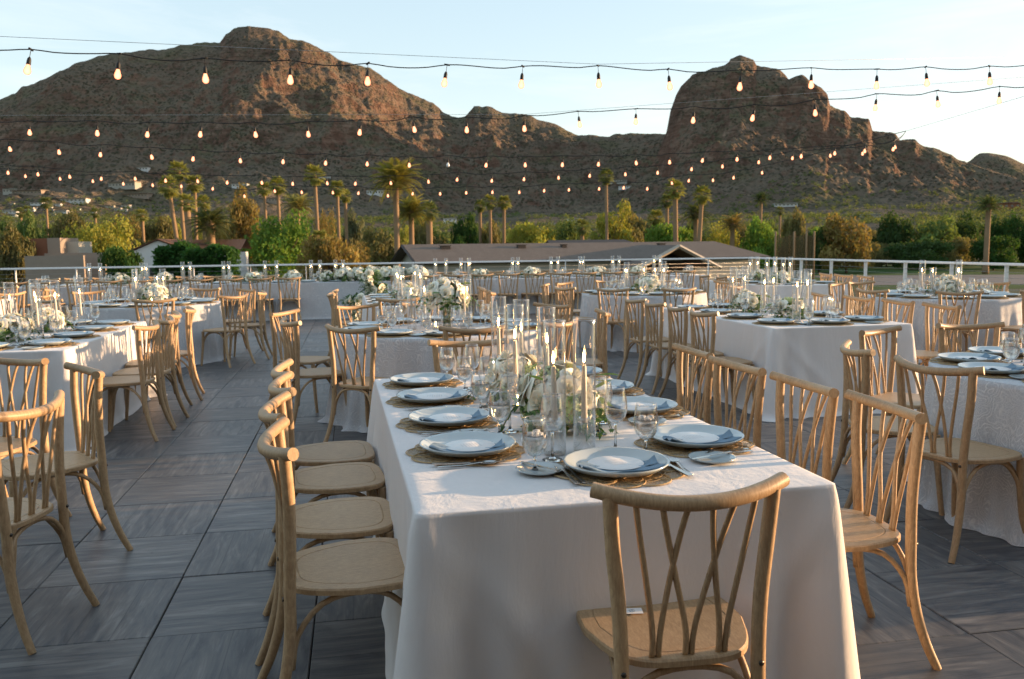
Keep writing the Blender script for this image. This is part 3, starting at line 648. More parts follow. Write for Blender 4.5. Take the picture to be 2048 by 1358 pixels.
# ================================================================== BUILDINGS
def mat_roof(name, c1, c2):
    m = M(name); v = m.coord('Object'); b = m.n('TexBrick', i_Vector=m.n('Mapping', i_Vector=v, i_Scale=(1, 1, 1)), i_Scale=2.2, i_Mortar_Size=.03, i_Color1=(*c1, 1), i_Color2=(*c2, 1), i_Mortar=(c1[0]*.4, c1[1]*.4, c1[2]*.4, 1)); b.inputs['Brick Width'].default_value = .6; b.inputs['Row Height'].default_value = .3
    n = m.noise(m.n('Mapping', i_Vector=v, i_Scale=(1, .25, 1)), 1.6, 7, .7); c = m.mix(m.math('MULTIPLY', n, .95), b, tuple(x*.55 for x in c1)); return m.done(m.bsdf(c, .9, .1))
MAT['roof'] = mat_roof('brown_shingles', (.20, .165, .14), (.25, .205, .175)); MAT['roof_red'] = mat_roof('clay_tiles', (.22, .12, .08), (.28, .16, .11))
MAT['stucco'] = mat_plain('cream_stucco', (.34, .33, .29), .9, .1, var=.08, scale=2); MAT['stucco_w'] = mat_plain('white_stucco', (.55, .56, .56), .9, .1, var=.06, scale=2)
MAT['terracotta'] = mat_plain('terracotta_stucco', (.22, .10, .06), .9, .1, var=.12, scale=2); MAT['tan'] = mat_plain('tan_stucco', (.27, .22, .18), .9, .1, var=.1, scale=2)
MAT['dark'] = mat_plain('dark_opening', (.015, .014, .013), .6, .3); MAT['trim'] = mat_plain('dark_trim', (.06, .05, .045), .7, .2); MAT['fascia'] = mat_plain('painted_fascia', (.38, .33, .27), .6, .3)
MAT['wglass'] = mat_plain('window_glass', (.03, .035, .04), .08, .8)
# long low house: local x along ridge, gable end at x=0
hr = bpy.data.objects.new('house', None); COL.objects.link(hr); tag(hr, 'long low house with a brown shingle roof right behind the far railing', 'house')
g0 = at(805, 489, 82); hr.location = (g0.x, 82, GZ); HA = R(19); hr.rotation_euler = (0, 0, HA)
RZ = g0.z-GZ; HL = 37.5; HS = 5.6; EZ = RZ-1.62
def prism_gable(mb, x0, x1, hs, ez, rz, hip1=0, th=.16, over=.0):
    # two roof slopes as thick slabs
    for s in (-1, 1):
        a = [(x0, 0, rz), (x1-hip1, 0, rz), (x1, s*hs, ez), (x0, s*hs, ez)]
        v = a+[(x, y, z-th) for x, y, z in a]; f = [(0, 1, 2, 3), (7, 6, 5, 4), (0, 4, 5, 1), (1, 5, 6, 2), (2, 6, 7, 3), (3, 7, 4, 0)]
        mb.add(v, f)
    if hip1:
        a = [(x1-hip1, 0, rz), (x1, -hs, ez), (x1, hs, ez)]; v = a+[(x, y, z-th) for x, y, z in a]; mb.add(v, [(0, 1, 2), (5, 4, 3), (1, 4, 5, 2)])
rf = MB(); prism_gable(rf, 0, HL, HS, EZ, RZ, 3.2); ro = link('roof', rf.mesh('roof', MAT['roof'], False), hr)
tr = MB()
for s in (-1, 1): tr.tube([(-.06, 0, RZ-.12), (-.06, s*HS, EZ-.12)], .13, 4)
tr.tube([(0, -HS-.03, EZ-.1), (HL, -HS-.03, EZ-.1)], .12, 4); link('fascia', tr.mesh('fascia', MAT['trim'], False), ro)
for x, s in ((3.8, .9), (11.5, .8), (16, .5), (27, .7)):
    link('roof_vent', MB().box((0, 0, .16), (s, .5, .32)).box((0, 0, .36), (s*1.2, .7, .06)).mesh('roof_vent', MAT['trim'], False), ro, (x, -1.5, RZ-.52))
wl = MB(); wx0, wx1, wy = .9, HL-.8, HS-.7
wl.box(((wx0+wx1)/2, 0, EZ/2), (wx1-wx0, 2*wy, EZ)); wl.add([(wx0, -wy, EZ), (wx0, wy, EZ), (wx0, 0, RZ-.2), (wx0+.3, -wy, EZ), (wx0+.3, wy, EZ), (wx0+.3, 0, RZ-.2)], [(0, 2, 1), (3, 4, 5)])
link('wall', wl.mesh('wall', MAT['stucco'], False), hr)
for x, w in ((5, 2.2), (10, 1.6), (15, 2.4), (20, 1.8)):
    wn_ = link('window', MB().box((0, 0, 0), (w, .12, 1.3)).mesh('window', MAT['metal_white'], False), hr, (x, -wy-.03, 1.75)); link('pane', MB().box((0, -.07, 0), (w-.2, .04, 1.1)).mesh('pane', MAT['wglass'], False), wn_)
# cross gable porch facing the deck
pr = MB(); PX0 = 24.6; pk = RZ-.35
for s in (-1, 1):
    a = [(PX0, -9.2, pk), (PX0, -1.5, pk), (PX0+s*4.6, -1.5, pk-2.15), (PX0+s*4.6, -9.2, pk-2.15)]; v = a+[(x, y, z-.16) for x, y, z in a]
    pr.add(v, [(0, 1, 2, 3), (7, 6, 5, 4), (0, 4, 5, 1), (1, 5, 6, 2), (2, 6, 7, 3), (3, 7, 4, 0)])
po = link('porch_roof', pr.mesh('porch_roof', MAT['roof'], False), hr)
for s in (-1, 1):
    link('fascia_board', MB().tube([(PX0, -9.28, pk-.12), (PX0+s*4.6, -9.28, pk-2.27)], .2, 4).mesh('fascia_board', MAT['fascia'], False), po)
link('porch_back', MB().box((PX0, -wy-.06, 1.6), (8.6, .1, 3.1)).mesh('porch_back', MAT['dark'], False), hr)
for x in (PX0-4.2, PX0-1.6, PX0+1.6, PX0+3.6): link('porch_post', MB().box((x, -8.9, (pk-1.9)/2-.1), (.32, .32, pk-2.0)).mesh('porch_post', MAT['fascia'], False), hr)
# solar panels / second roof behind
b2 = bpy.data.objects.new('house', None); COL.objects.link(b2); p = at(1180, 482, 108); b2.location = (p.x, 108, GZ); b2.rotation_euler = (0, 0, R(10)); tag(b2, 'dark flat-roofed house peeping over the middle of the long roof', 'house')
q = MB(); prism_gable(q, -5.5, 6.5, 4, p.z-GZ-.9, p.z-GZ+.15, 2); link('roof', q.mesh('roof', MAT['trim'], False), b2); link('wall', MB().box((0, 0, 1.5), (10, 6.5, 3)).mesh('wall', MAT['tan'], False), b2)
# white gabled house left
b3 = bpy.data.objects.new('house', None); COL.objects.link(b3); p = at(330, 478, 100); b3.location = (p.x, 100, GZ); b3.rotation_euler = (0, 0, R(8)); tag(b3, 'white gabled house with a pinkish tile roof between the hedges at left', 'house')
q = MB(); rz = p.z-GZ; v3 = []
for s in (-1, 1):
    a = [(0, -3.4, rz), (0, 8, rz), (s*3.3, 8, rz-1.35), (s*3.3, -3.4, rz-1.35)]; v = a+[(x, y, z-.14) for x, y, z in a]; q.add(v, [(0, 1, 2, 3), (7, 6, 5, 4), (0, 4, 5, 1), (1, 5, 6, 2), (2, 6, 7, 3), (3, 7, 4, 0)])
q.add([(0, 1, rz-.1), (9, 1, rz-.1), (9, -3, rz-1.3), (1.5, -3, rz-1.3), (9, 5, rz-1.3)], [(0, 1, 2, 3), (0, 4, 1)])
link('roof', q.mesh('roof', MAT['roof_red'], False), b3)
q = MB(); q.box((0, 2.2, (rz-1.4)/2), (5.6, 10.6, rz-1.4)); q.add([(-2.8, -3.1, rz-1.4), (2.8, -3.1, rz-1.4), (0, -3.1, rz-.18)], [(0, 1, 2)]); q.box((5.5, 2, (rz-1.6)/2), (6, 6, rz-1.6)); link('wall', q.mesh('wall', MAT['stucco_w'], False), b3)
wn_ = link('window', MB().box((0, 0, 0), (.9, .1, 1.0)).mesh('window', MAT['trim'], False), b3, (-.6, -3.16, 2.5)); link('pane', MB().box((0, -.06, 0), (.7, .03, .8)).mesh('pane', MAT['wglass'], False), wn_)
# terracotta house
b4 = bpy.data.objects.new('house', None); COL.objects.link(b4); p = at(108, 477, 96); b4.location = (p.x, 96, GZ); tag(b4, 'terracotta cube house with white side wings at far left', 'house')
rz = p.z-GZ; link('wall', MB().box((-.6, 0, rz/2), (2.2, 4, rz)).mesh('wall', MAT['terracotta'], False), b4); link('tower_wall', MB().box((1.15, -.3, rz/2), (1.4, 4, rz+.05)).mesh('tower_wall', MAT['tan'], False), b4)
link('wing', MB().box((-2.6, .6, rz*.46), (1.8, 3, rz*.92)).mesh('wing', MAT['stucco'], False), b4); link('wing', MB().box((2.5, .6, rz*.47), (1.3, 3, rz*.94)).mesh('wing', MAT['stucco'], False), b4)
link('opening', MB().box((-.6, -2.03, rz*.5), (1.4, .06, 1.9)).mesh('opening', MAT['dark'], False), b4); link('opening', MB().box((1.9, -.6, rz*.5), (.35, 2.6, 1.9)).mesh('opening', MAT['dark'], False), b4)
a = at(50, 512, 90); b = at(168, 512, 90); gw = link('garden_wall', MB().box((0, 0, 0), ((b-a).length, .3, a.z-GZ)).mesh('garden_wall', MAT['tan'], False), None, ((a.x+b.x)/2, 90, (a.z+GZ)/2)); tag(gw, 'low tan garden wall in front of the terracotta house', 'wall')
a = at(150, 506, 93); gw = link('garden_wall', MB().box((0, 0, 0), (6.5, .3, a.z-GZ)).mesh('garden_wall', MAT['tan'], False), None, (a.x, 93, (a.z+GZ)/2)); tag(gw, 'short pale garden wall piece right of the terracotta house', 'wall')
# driving-range netting
nr = bpy.data.objects.new('netting', None); COL.objects.link(nr); p = at(1590, 465, 112); nr.location = (p.x, 112, GZ); tag(nr, 'tall brown netting on four poles at the right end of the roof', 'netting')
m = M('brown_net'); nn = m.noise(m.coord('Object'), 30, 3); MAT['net'] = m.done(m.n('MixShader', i_0=m.ramp(nn, (.3, .55), (.7, .75)), i_1=m.n('BsdfTransparent'), i_2=m.bsdf((.12, .085, .045), .9, .1)))
hN = p.z-GZ; w = 77/CF*112
nm = MB()
for i in range(4):
    x0, x1 = [-.5, -.02, .3, .5][i:i+2] if i < 3 else (0, 0)
    if i < 3:
        n = 6; vs = []
        for k in range(n+1):
            f = k/n; sag = .5*math.sin(math.pi*f); vs += [((x0+(x1-x0)*f)*w, .12*math.sin(f*9), hN-sag), ((x0+(x1-x0)*f)*w, 0, .2)]
        nm.add(vs, [(2*k, 2*k+2, 2*k+3, 2*k+1) for k in range(n)])
link('net', nm.mesh('net', MAT['net'], False), nr)
for x in (-.5, -.02, .3, .5): link('pole', MB().tube([(x*w, 0, 0), (x*w, 0, hN+.15)], .13, 8).mesh('pole', MAT['palm_bark']), nr)
# villas on the slope
def villa(px, py, wpx, hpx, D, mat, label, group=None):
    dv = ray(px, py+hpx*.5); D = 345.0
    while D < 1500:
        if ground_z(dv[0]*D/dv[1], D) >= CH+dv[2]*D/dv[1]: break
        D += 8
    p = at(px, py, D); x, y = p.x, D; w = wpx/CF*D*.9; h = hpx/CF*D*.8; zb = p.z-h*.5
    root = bpy.data.objects.new('villa', None); COL.objects.link(root); root.location = (x, y, zb); root.rotation_euler = (0, 0, math.sin(px)*.15); tag(root, label, 'house', group)
    rg = random.Random(int(px*3+py)); q = MB(); q.box((0, 0, h/2-1.5), (w, w*.4, h+3)); q.box((w*.22, w*.1, h*.62), (w*.45, w*.35, h*1.1)); link('wall', q.mesh('wall', mat, False), root)
    q = MB(); q.box((0, 0, h+.12), (w*1.06, w*.56, .24)); q.box((w*.22, w*.1, h*1.17+.12), (w*.5, w*.4, .2)); link('roof', q.mesh('roof', MAT['stucco'] if rg.random() < .5 else MAT['tan'], False), root)
    k = max(2, int(w/4))
    for i in range(k): link('window', MB().box((0, 0, 0), (w/k*.45, .2, h*.38)).mesh('window', MAT['wglass'], False), root, ((i+.5)/k*w-w/2, -w*.2-.06, h*.5))
for a in [(282, 338, 38, 7, 1180, MAT['stucco_w'], 'pale villa alone high on the dark slope at left'), (250, 370, 62, 12, 900, MAT['stucco'], 'long cream villa in the middle of the left slope'), (275, 391, 60, 8, 800, MAT['tan'], 'tan villa just below the long cream one'),
 (140, 401, 75, 8, 720, MAT['stucco_w'], 'long white modern villa with flat roof at left'), (60, 385, 66, 9, 850, MAT['tan'], 'brownish villa above the long white modern one'), (20, 382, 26, 9, 900, MAT['stucco'], 'small villa high up near the left edge'),
 (481, 371, 34, 8, 1000, MAT['stucco_w'], 'villa with pale roof behind the slim fan palms'), (650, 358, 26, 10, 1100, MAT['stucco_w'], 'white villa right behind the tall fan palm'), (752, 385, 38, 12, 860, MAT['stucco_w'], 'white villa left of the tall feathery date palm'), (545, 400, 30, 9, 760, MAT['tan'], 'low tan villa between the slim palms'),
 (1235, 362, 40, 8, 1150, MAT['stucco'], 'pale villa on the slope right of the very tall palm'), (1250, 374, 28, 6, 1050, MAT['stucco_w'], 'small white villa just below the pale one by the tall palm'), (1570, 410, 50, 7, 820, MAT['stucco_w'], 'low white villa over the green tree at roof end'), (1488, 390, 34, 6, 900, MAT['tan'], 'faint villa above the small dark date palm'),
 (2015, 412, 46, 14, 700, MAT['terracotta'], 'reddish villa on the slope near the right edge'), (1740, 432, 40, 7, 620, MAT['stucco'], 'low pale villa over the golden-flanked tree'), (1150, 440, 34, 6, 640, MAT['stucco_w'], 'small white villa left of the golden-green tree'), (1100, 447, 24, 5, 600, MAT['stucco'], 'tiny cream villa above the yellow-green bush'), (900, 440, 28, 7, 600, MAT['stucco_w'], 'pale villa hidden by the dark round tree'), (1810, 441, 30, 6, 600, MAT['tan'], 'small tan villa above the dark green trees')]: villa(*a)
rg = random.Random(8)
for i in range(26):
    px = rg.uniform(0, 250); py = rg.uniform(407, 432); villa(px, py, rg.uniform(12, 32), rg.uniform(3, 6), rg.uniform(480, 620), MAT['stucco_w'] if rg.random() < .7 else MAT['stucco'], 'small white building in the dense village at the left foot of the slope', 'village of small white buildings at left')
# ================================================================== CHAIRS
def inst(spec, parent=None, **k):
    """spec = (name, mesh, loc, rot, kids): one object per part, sharing mesh data"""
    nm, me, loc, rot, kids = spec
    o = link(nm, me, parent, k.get('loc', loc), k.get('rot', rot), k.get('scale'))
    for c in kids: inst(c, o)
    return o
def chair_spec():
    W_ = MAT['wood']; Z3 = (0, 0, 0); kids = []
    rp = cat_rom([(x, -.256+.076*(x/.243)**2, .866+.024*(x/.243)**2) for x in (-.243, -.19, -.125, -.06, 0, .06, .125, .19, .243)], 4)
    rail = crease(MB().tube(rp, [.0195]*len(rp), 12).mesh('top_rail', W_), 50); kids.append(('top_rail', rail, None, None, []))
    def back(x): # y of the rail arc at x
        return -.256+.076*(x/.243)**2
    bm = MB().tube([(0, 0, 0), (0, .006, 0)], .007, 8).mesh('bolt', MAT['bolt'])
    for s in (-1, 1):
        p = cat_rom([(s*.214, -.296, 0), (s*.201, -.258, .09), (s*.188, -.226, .20), (s*.179, -.207, .32), (s*.176, -.203, .45), (s*.182, -.197, .60), (s*.197, -.196, .75), (s*.206, -.203, .878)], 4)
        n = len(p); rr = [.0145+.0045*min(1, i/(n*.4)) for i in range(n)]
        kids.append(('rear_leg', crease(MB().tube(p, rr, 10).mesh('rear_leg', W_), 50), None, None, [('bolt', bm, (s*.176, -.225, .438), None, [])]))
        p = cat_rom([(s*.196, .218, 0), (s*.190, .205, .12), (s*.180, .190, .28), (s*.178, .182, .437)], 4); n = len(p)
        kids.append(('front_leg', crease(MB().tube(p, [.0135+.005*i/n for i in range(n)], 9).mesh('front_leg', W_), 50), None, None, []))
    bx = (-.086, 0, .086); tx = (-.150, -.090, -.028, .032, .092, .152)
    for c, ts in ((0, (0, 2)), (1, (1, 4)), (2, (3, 5))):
        for q, t in enumerate(ts):
            o = -.0085 if q == 0 else .0085; X = bx[c]+o; T_ = tx[t]; yt = back(T_)
            p = cat_rom([(X, -.186, .455), (X, -.192, .50), (X+(T_-X)*.10, -.198, .56), (X+(T_-X)*.42, -.208, .67), (X+(T_-X)*.78, (-.208+yt)/2, .79), (T_, yt, .860+.024*(T_/.243)**2)], 3)
            kids.append(('spindle', MB().tube(p, .0078, 7).mesh('spindle', W_), None, None, []))
    # seat
    def outline(k, z):
        out = []
        for i in range(40):
            a = 2*math.pi*i/40; ca, sa = math.cos(a), math.sin(a); e = .5
            x = abs(ca)**e*math.copysign(1, ca); y = abs(sa)**e*math.copysign(1, sa)
            w = .222 if y > 0 else .222-.052*(-y); xx = x*(w-k)*(1-.0*y); yy = y*(.212-k)
            out.append((xx, yy+.0, z))
        return out
    rings = [outline(.014, .434), outline(.0, .440), outline(0, .455), outline(.004, .460), outline(.040, .4602), outline(.0425, .4575), outline(.045, .4600), outline(.09, .4590), outline(.15, .4582)]
    sm = MB(); vs = [p for r_ in rings for p in r_]; fs = []
    for i in range(len(rings)-1):
        for k in range(40): fs.append((i*40+k, i*40+(k+1) % 40, (i+1)*40+(k+1) % 40, (i+1)*40+k))
    fs.append(tuple(range(39, -1, -1))); fs.append(tuple((len(rings)-1)*40+k for k in range(40))); sm.add(vs, fs)
    kids.append(('seat', crease(sm.mesh('seat', W_), 28), None, None, []))
    # bent arches under the seat
    for A, B in (((-.180, -.218, .22), (.180, -.218, .22)), ((-.182, .196, .22), (.182, .196, .22))):
        p = cat_rom([A, (A[0]*.93, A[1]*.95, .32), (A[0]*.62, A[1]*.88, .405), (0, A[1]*.86, .428), (B[0]*.62, B[1]*.88, .405), (B[0]*.93, B[1]*.95, .32), B], 3)
        kids.append(('arch', MB().tube(p, .0095, 7).mesh('arch', W_), None, None, []))
    for s in (-1, 1):
        p = cat_rom([(s*.183, -.205, .22), (s*.176, -.185, .32), (s*.168, -.11, .405), (s*.165, 0, .428), (s*.168, .10, .405), (s*.176, .17, .32), (s*.183, .188, .22)], 3)
        kids.append(('arch', MB().tube(p, .0095, 7).mesh('arch', W_), None, None, []))
    return ('dining_chair', None, None, None, kids)
CHAIR = chair_spec(); crng = random.Random(12)
def chair(x, y, ang, label, group):
    """x, y: seat centre; ang: direction the sitter faces, degrees, 0 = +X, 90 = away from camera"""
    o = inst(CHAIR, None, loc=(x, y, 0), rot=(0, 0, R(ang-90))); tag(o, label, 'chair', group); return o
def chair_rail(mx, my, ang, label, group, off=.19):
    chair(mx+off*math.cos(R(ang)), my+off*math.sin(R(ang)), ang, label, group)
# ================================================================== TABLES & CLOTHS
def rect_cloth(w, l, mat, seed, H=.765, open_fold=.0):
    rg = random.Random(seed); hw, hl, rc = w/2+.004, l/2+.004, .016; per = []   # perimeter: (x, y, nx, ny, s, cornerness)
    def seg(x0, y0, x1, y1, nx, ny):
        L_ = math.hypot(x1-x0, y1-y0); n = int(L_/.022)
        for i in range(n): f = i/n; per.append((x0+(x1-x0)*f, y0+(y1-y0)*f, nx, ny, min(f, 1-f)*L_))
    def arc(cx, cy, a0):
        for i in range(8):
            a = a0+math.pi/2*i/8; per.append((cx+rc*math.cos(a), cy+rc*math.sin(a), math.cos(a), math.sin(a), 0))
    seg(-hw+rc, -hl, hw-rc, -hl, 0, -1); arc(hw-rc, -hl+rc, -math.pi/2); seg(hw, -hl+rc, hw, hl-rc, 1, 0); arc(hw-rc, hl-rc, 0)
    seg(hw-rc, hl, -hw+rc, hl, 0, 1); arc(-hw+rc, hl-rc, math.pi/2); seg(-hw, hl-rc, -hw, -hl+rc, -1, 0); arc(-hw+rc, -hl+rc, math.pi)
    n = len(per); NR = 40; V = []; F = []; UV = []
    tops = [.0, .25, .5, .75, .93, .994]
    for k in tops:
        for x, y, nx, ny, s in per:
            V.append((x*k if k else x*.002, y*k if k else y*.002, H+.0012*math.sin(x*7*k)*math.sin(y*5*k))); UV.append((x*k, y*k))
    ph = [rg.uniform(0, 6.28) for _ in range(8)]; hem = [rg.uniform(-1, 1) for _ in range(4)]
    for j in range(NR):
        t = (j/(NR-1))**1.3; z = H-.006-t*(H-.010)
        if j == 0: z = H-.0015
        for i, (x, y, nx, ny, s) in enumerate(per):
            c = math.exp(-(s/.06)**2); c2 = math.exp(-(s/.26)**2); th = (x*1.9+y*1.3)
            off = .003+.006*t+.022*t*t
            wav = .55*math.sin(th*4.3+ph[0]+t*1.1)+.30*math.sin(th*9.7+ph[1]-t*1.5)+.12*math.sin(th*17+ph[2]+2*t)
            off += .023*(t**1.15)*wav*(1-c)
            # corner fold: cloth sticks out then tucks back either side
            off += c*(.085*t**.75)-.034*t**.8*math.exp(-((s-.13)/.05)**2)+.030*t*math.exp(-((s-.23)/.055)**2)-.016*t*math.exp(-((s-.33)/.05)**2)
            # diagonal drag lines from the corners
            dd = s-.62*t*(1+.2*math.sin(ph[3]+x)); off += .011*math.exp(-(dd/.06)**2)*math.sin(math.pi*min(1, t*1.15))*(1 if s > 0 else 0)
            dd = s-.34*t; off += .008*math.exp(-(dd/.035)**2)*math.sin(math.pi*min(1, t*1.1))
            if t > .93: off += ((t-.93)/.07)**2*(.018+.005*math.sin(th*8+ph[4])+.03*c)
            zz = z
            if t > .9: zz = max(.003, z-.004+.003*math.sin(th*11+ph[5])*(t-.9)*10)
            V.append((x+nx*off, y+ny*off, zz)); UV.append((x+nx*(H-z), y+ny*(H-z)))
    rings = len(tops)+NR
    for j in range(rings-1):
        for i in range(n): F.append((j*n+i, j*n+(i+1) % n, (j+1)*n+(i+1) % n, (j+1)*n+i))
    F = [f[::-1] for f in F]
    me = bpy.data.meshes.new('tablecloth'); me.from_pydata(V, [], F); me.materials.append(mat); me.shade_smooth(); uvl = me.uv_layers.new(name='uv')
    for lp in me.loops: uvl.data[lp.index].uv = UV[lp.vertex_index]
    return me
def round_cloth(r, mat, seed, H=.765, folds=17):
    rg = random.Random(seed); n = 300; NR = 34; V = []; F = []; UV = []; ph = [rg.uniform(0, 6.28) for _ in range(6)]
    fo = []
    for i in range(n):
        a = 2*math.pi*i/n; q = a+ .10*math.sin(3*a+ph[0])+.06*math.sin(7*a+ph[1]); fo.append((.5+.5*math.sin(folds*q+ph[2]))**1.4*(.75+.35*math.sin(5*a+ph[3]))+.16*math.sin(41*a+ph[4]))
    tops = [.002, .3, .6, .9, .985]
    for k in tops:
        for i in range(n):
            a = 2*math.pi*i/n; V.append((r*k*math.cos(a), r*k*math.sin(a), H)); UV.append((r*k*math.cos(a), r*k*math.sin(a)))
    for j in range(NR):
        t = j/(NR-1); z = H-.006-t*(H-.010) if j else H-.0015
        for i in range(n):
            a = 2*math.pi*i/n; off = .004+.02*t+.075*t**.9*fo[i]+.015*t*t; zz = z
            if t > .92: off += ((t-.92)/.08)**2*(.03+.014*math.sin(29*a+ph[5])+.02*math.sin(13*a)); zz = max(.003, z+.002*math.sin(37*a)*(t-.92)*12)
            V.append(((r+off)*math.cos(a), (r+off)*math.sin(a), zz)); rr = r+(H-z); UV.append((rr*math.cos(a), rr*math.sin(a)))
    for j in range(len(tops)+NR-1):
        for i in range(n): F.append((j*n+i, j*n+(i+1) % n, (j+1)*n+(i+1) % n, (j+1)*n+i))
    F = [f[::-1] for f in F]
    me = bpy.data.meshes.new('tablecloth'); me.from_pydata(V, [], F); me.materials.append(mat); me.shade_smooth(); uvl = me.uv_layers.new(name='uv')
    for lp in me.loops: uvl.data[lp.index].uv = UV[lp.vertex_index]
    return me
LEGM = MB().box((0, 0, .36), (.04, .04, .72)).mesh('leg', MAT['bolt'], False)
def table_rect(cx, cy, ang, w, l, desc, cloth, seed):
    root = bpy.data.objects.new('dining_table', None); COL.objects.link(root); root.location = (cx, cy, 0); root.rotation_euler = (0, 0, ang)
    tag(root, 'table under the cloth, the '+desc, 'table')
    link('tabletop', MB().box((0, 0, .74), (w-.02, l-.02, .03)).mesh('tabletop', MAT['bolt'], False), root)
    for sx_ in (-1, 1):
        for sy_ in (-1, 1): link('leg', LEGM, root, (sx_*(w/2-.12), sy_*(l/2-.2), 0))
    o = link('tablecloth', rect_cloth(w, l, cloth, seed), None, (cx, cy, 0), ang); return o
def table_round(cx, cy, r, desc, cloth, seed):
    root = bpy.data.objects.new('dining_table', None); COL.objects.link(root); root.location = (cx, cy, 0); tag(root, 'table under the cloth, the '+desc, 'table')
    link('tabletop', MB().lathe([(.001, .725), (r-.01, .725), (r-.01, .755), (.001, .755)], 40).mesh('tabletop', MAT['bolt'], False), root)
    for k in range(4): a = k*math.pi/2+.6; link('leg', LEGM, root, (.45*math.cos(a), .45*math.sin(a), 0))
    return link('tablecloth', round_cloth(r, cloth, seed), None, (cx, cy, 0), seed*.37)
TZ = .7665
# ================================================================== TABLEWARE
plate_me = MB().lathe([(.001, .006), (.07, .006), (.085, 0.0), (.10, .002), (.145, .013), (.163, .026), (.167, .0300), (.1655, .0325), (.158, .0300), (.135, .018), (.10, .0095), (.05, .008), (.001, .008)], 56, wob=.006).mesh('plate', MAT['plate'])
bread_me = MB().lathe([(.001, .003), (.035, .003), (.045, 0), (.065, .006), (.076, .012), (.077, .0145), (.072, .0135), (.05, .007), (.001, .006)], 40, wob=.008).mesh('plate', MAT['plate'])
card_me = MB().lathe([(.001, .0), (.0875, .0), (.0882, .0006), (.0875, .0014), (.001, .0014)], 48).mesh('menu_card', MAT['card'])
cm = MB(); crg = random.Random(4)
for k in range(7):
    y = .034-k*.0105; L_ = crg.uniform(.018, .036); x = -L_
    while x < L_:
        d = crg.uniform(.002, .006); cm.add([(x, y, .0017), (x+d, y, .0017), (x+d, y+.0016, .0017), (x, y+.0016, .0017)], [(0, 1, 2, 3)]); x += d+.0016
cardtxt = cm.mesh('lettering', MAT['ink'], False)
def napkin_mesh():
    V = []; F = []; nx, ny = 26, 9
    def surf(u, v):     # u along -1..1, v across
        x = u*.120; r = abs(x); y = v*.052*(1+.12*abs(u))+.012*math.sin(u*2.6)
        yy_ = y-.045; rr_ = math.hypot(x, yy_); z = float(np.interp(rr_, [0, .1, .135, .158, .17], [.0095, .0110, .0195, .0315, .036]))+.0022*math.sin(v*5+u*4)+.0022+.007*math.exp(-((u+.85)/.25)**2)*(1+math.sin(v*7))
        return x, yy_, z
    mb = MB()
    for layer in range(3):
        top = []; 
        for i in range(nx+1):
            for j in range(ny+1):
                u = -1+2*i/nx; v = -1+2*j/ny; x, y, z = surf(u, v*(1-.06*layer)); top.append((x+.004*layer*(1 if u > 0 else -1), y-.004*layer, z+.0024*layer))
        n0 = len(top); bot = [(x, y, z-.0018) for x, y, z in top]; fs = []
        for i in range(nx):
            for j in range(ny):
                a = i*(ny+1)+j; fs.append((a, a+ny+1, a+ny+2, a+1)); fs.append((n0+a, n0+a+1, n0+a+ny+2, n0+a+ny+1))
        for i in range(nx):
            for j in (0, ny): a = i*(ny+1)+j; fs.append((a, n0+a, n0+a+ny+1, a+ny+1) if j == 0 else (a, a+ny+1, n0+a+ny+1, n0+a))
        mb.add(top+bot, fs)
    # loose corner that sticks up at one end
    mb.add([(.075, -.06, .020), (.118, -.055, .030), (.095, -.012, .022), (.118, -.022, .046)], [(0, 1, 2), (1, 3, 2)])
    return mb.mesh('napkin', MAT['napkin'])
napkin_me = napkin_mesh()
def mat_mesh():
    mb = MB(); NP = 10
    for k in range(NP):
        a0 = 2*math.pi*k/NP; c = Vector((.135*math.cos(a0), .135*math.sin(a0), .002)); out = []
        for i in range(19):
            b = a0-1.75+3.5*i/18; out.append((c.x+.074*math.cos(b), c.y+.074*math.sin(b), .0028))
        mb.tube(out, .0022, 4, False)
        out2 = [(c.x+(p[0]-c.x)*.92, c.y+(p[1]-c.y)*.92, .0026) for p in out]; mb.tube(out2, .0012, 3, False)
        for i in range(0, 19):
            p = out[i]; s = Vector((.055*math.cos(a0), .055*math.sin(a0), .002)); e = Vector(p); d = (e-s).normalized(); q = Vector((-d.y, d.x, 0))*.0011
            mb.add([s-q, s+q, e+q, e-q], [(0, 1, 2, 3)])
        # small inner loops
        ci = Vector((.125*math.cos(a0+.314), .125*math.sin(a0+.314), .003)); lp = [(ci.x+.03*math.cos(b), ci.y+.03*math.sin(b), .0045) for b in [6.2832*i/10 for i in range(11)]]; mb.tube(lp, .0013, 3, False)
    for rr in (.055, .075, .12, .15, .168):
        mb.tube([(rr*math.cos(b), rr*math.sin(b), .0032) for b in [6.2832*i/40 for i in range(41)]], .0011, 3, False)
    # thin woven ground between the threads
    n = 90; vs = [(0, 0, .0008)]
    for i in range(n):
        b = 2*math.pi*i/n; s = .19+.016*abs(math.cos(b*NP/2)); vs.append((s*math.cos(b), s*math.sin(b), .0008))
    k0 = len(mb.f); mb.add(vs, [(0, i+1, (i+1) % n+1) for i in range(n)])
    me = mb.mesh('placemat', [MAT['mat'], MAT['gauze']], False)
    for p in list(me.polygons)[k0:]: p.material_index = 1
    return me
placemat_me = mat_mesh()
def strip(mb, pts, ws, th=.002):   # flat bar along pts with given half widths
    vs = []; fs = []
    for (x, y, z), w in zip(pts, ws): vs += [(x, y-w, z), (x, y+w, z), (x, y+w, z+th), (x, y-w, z+th)]
    for i in range(len(pts)-1):
        for k in range(4): fs.append((i*4+k, i*4+(k+1) % 4, i*4+4+(k+1) % 4, i*4+4+k))
    e = (len(pts)-1)*4; fs += [(3, 2, 1, 0), (e, e+1, e+2, e+3)]; mb.add(vs, fs)
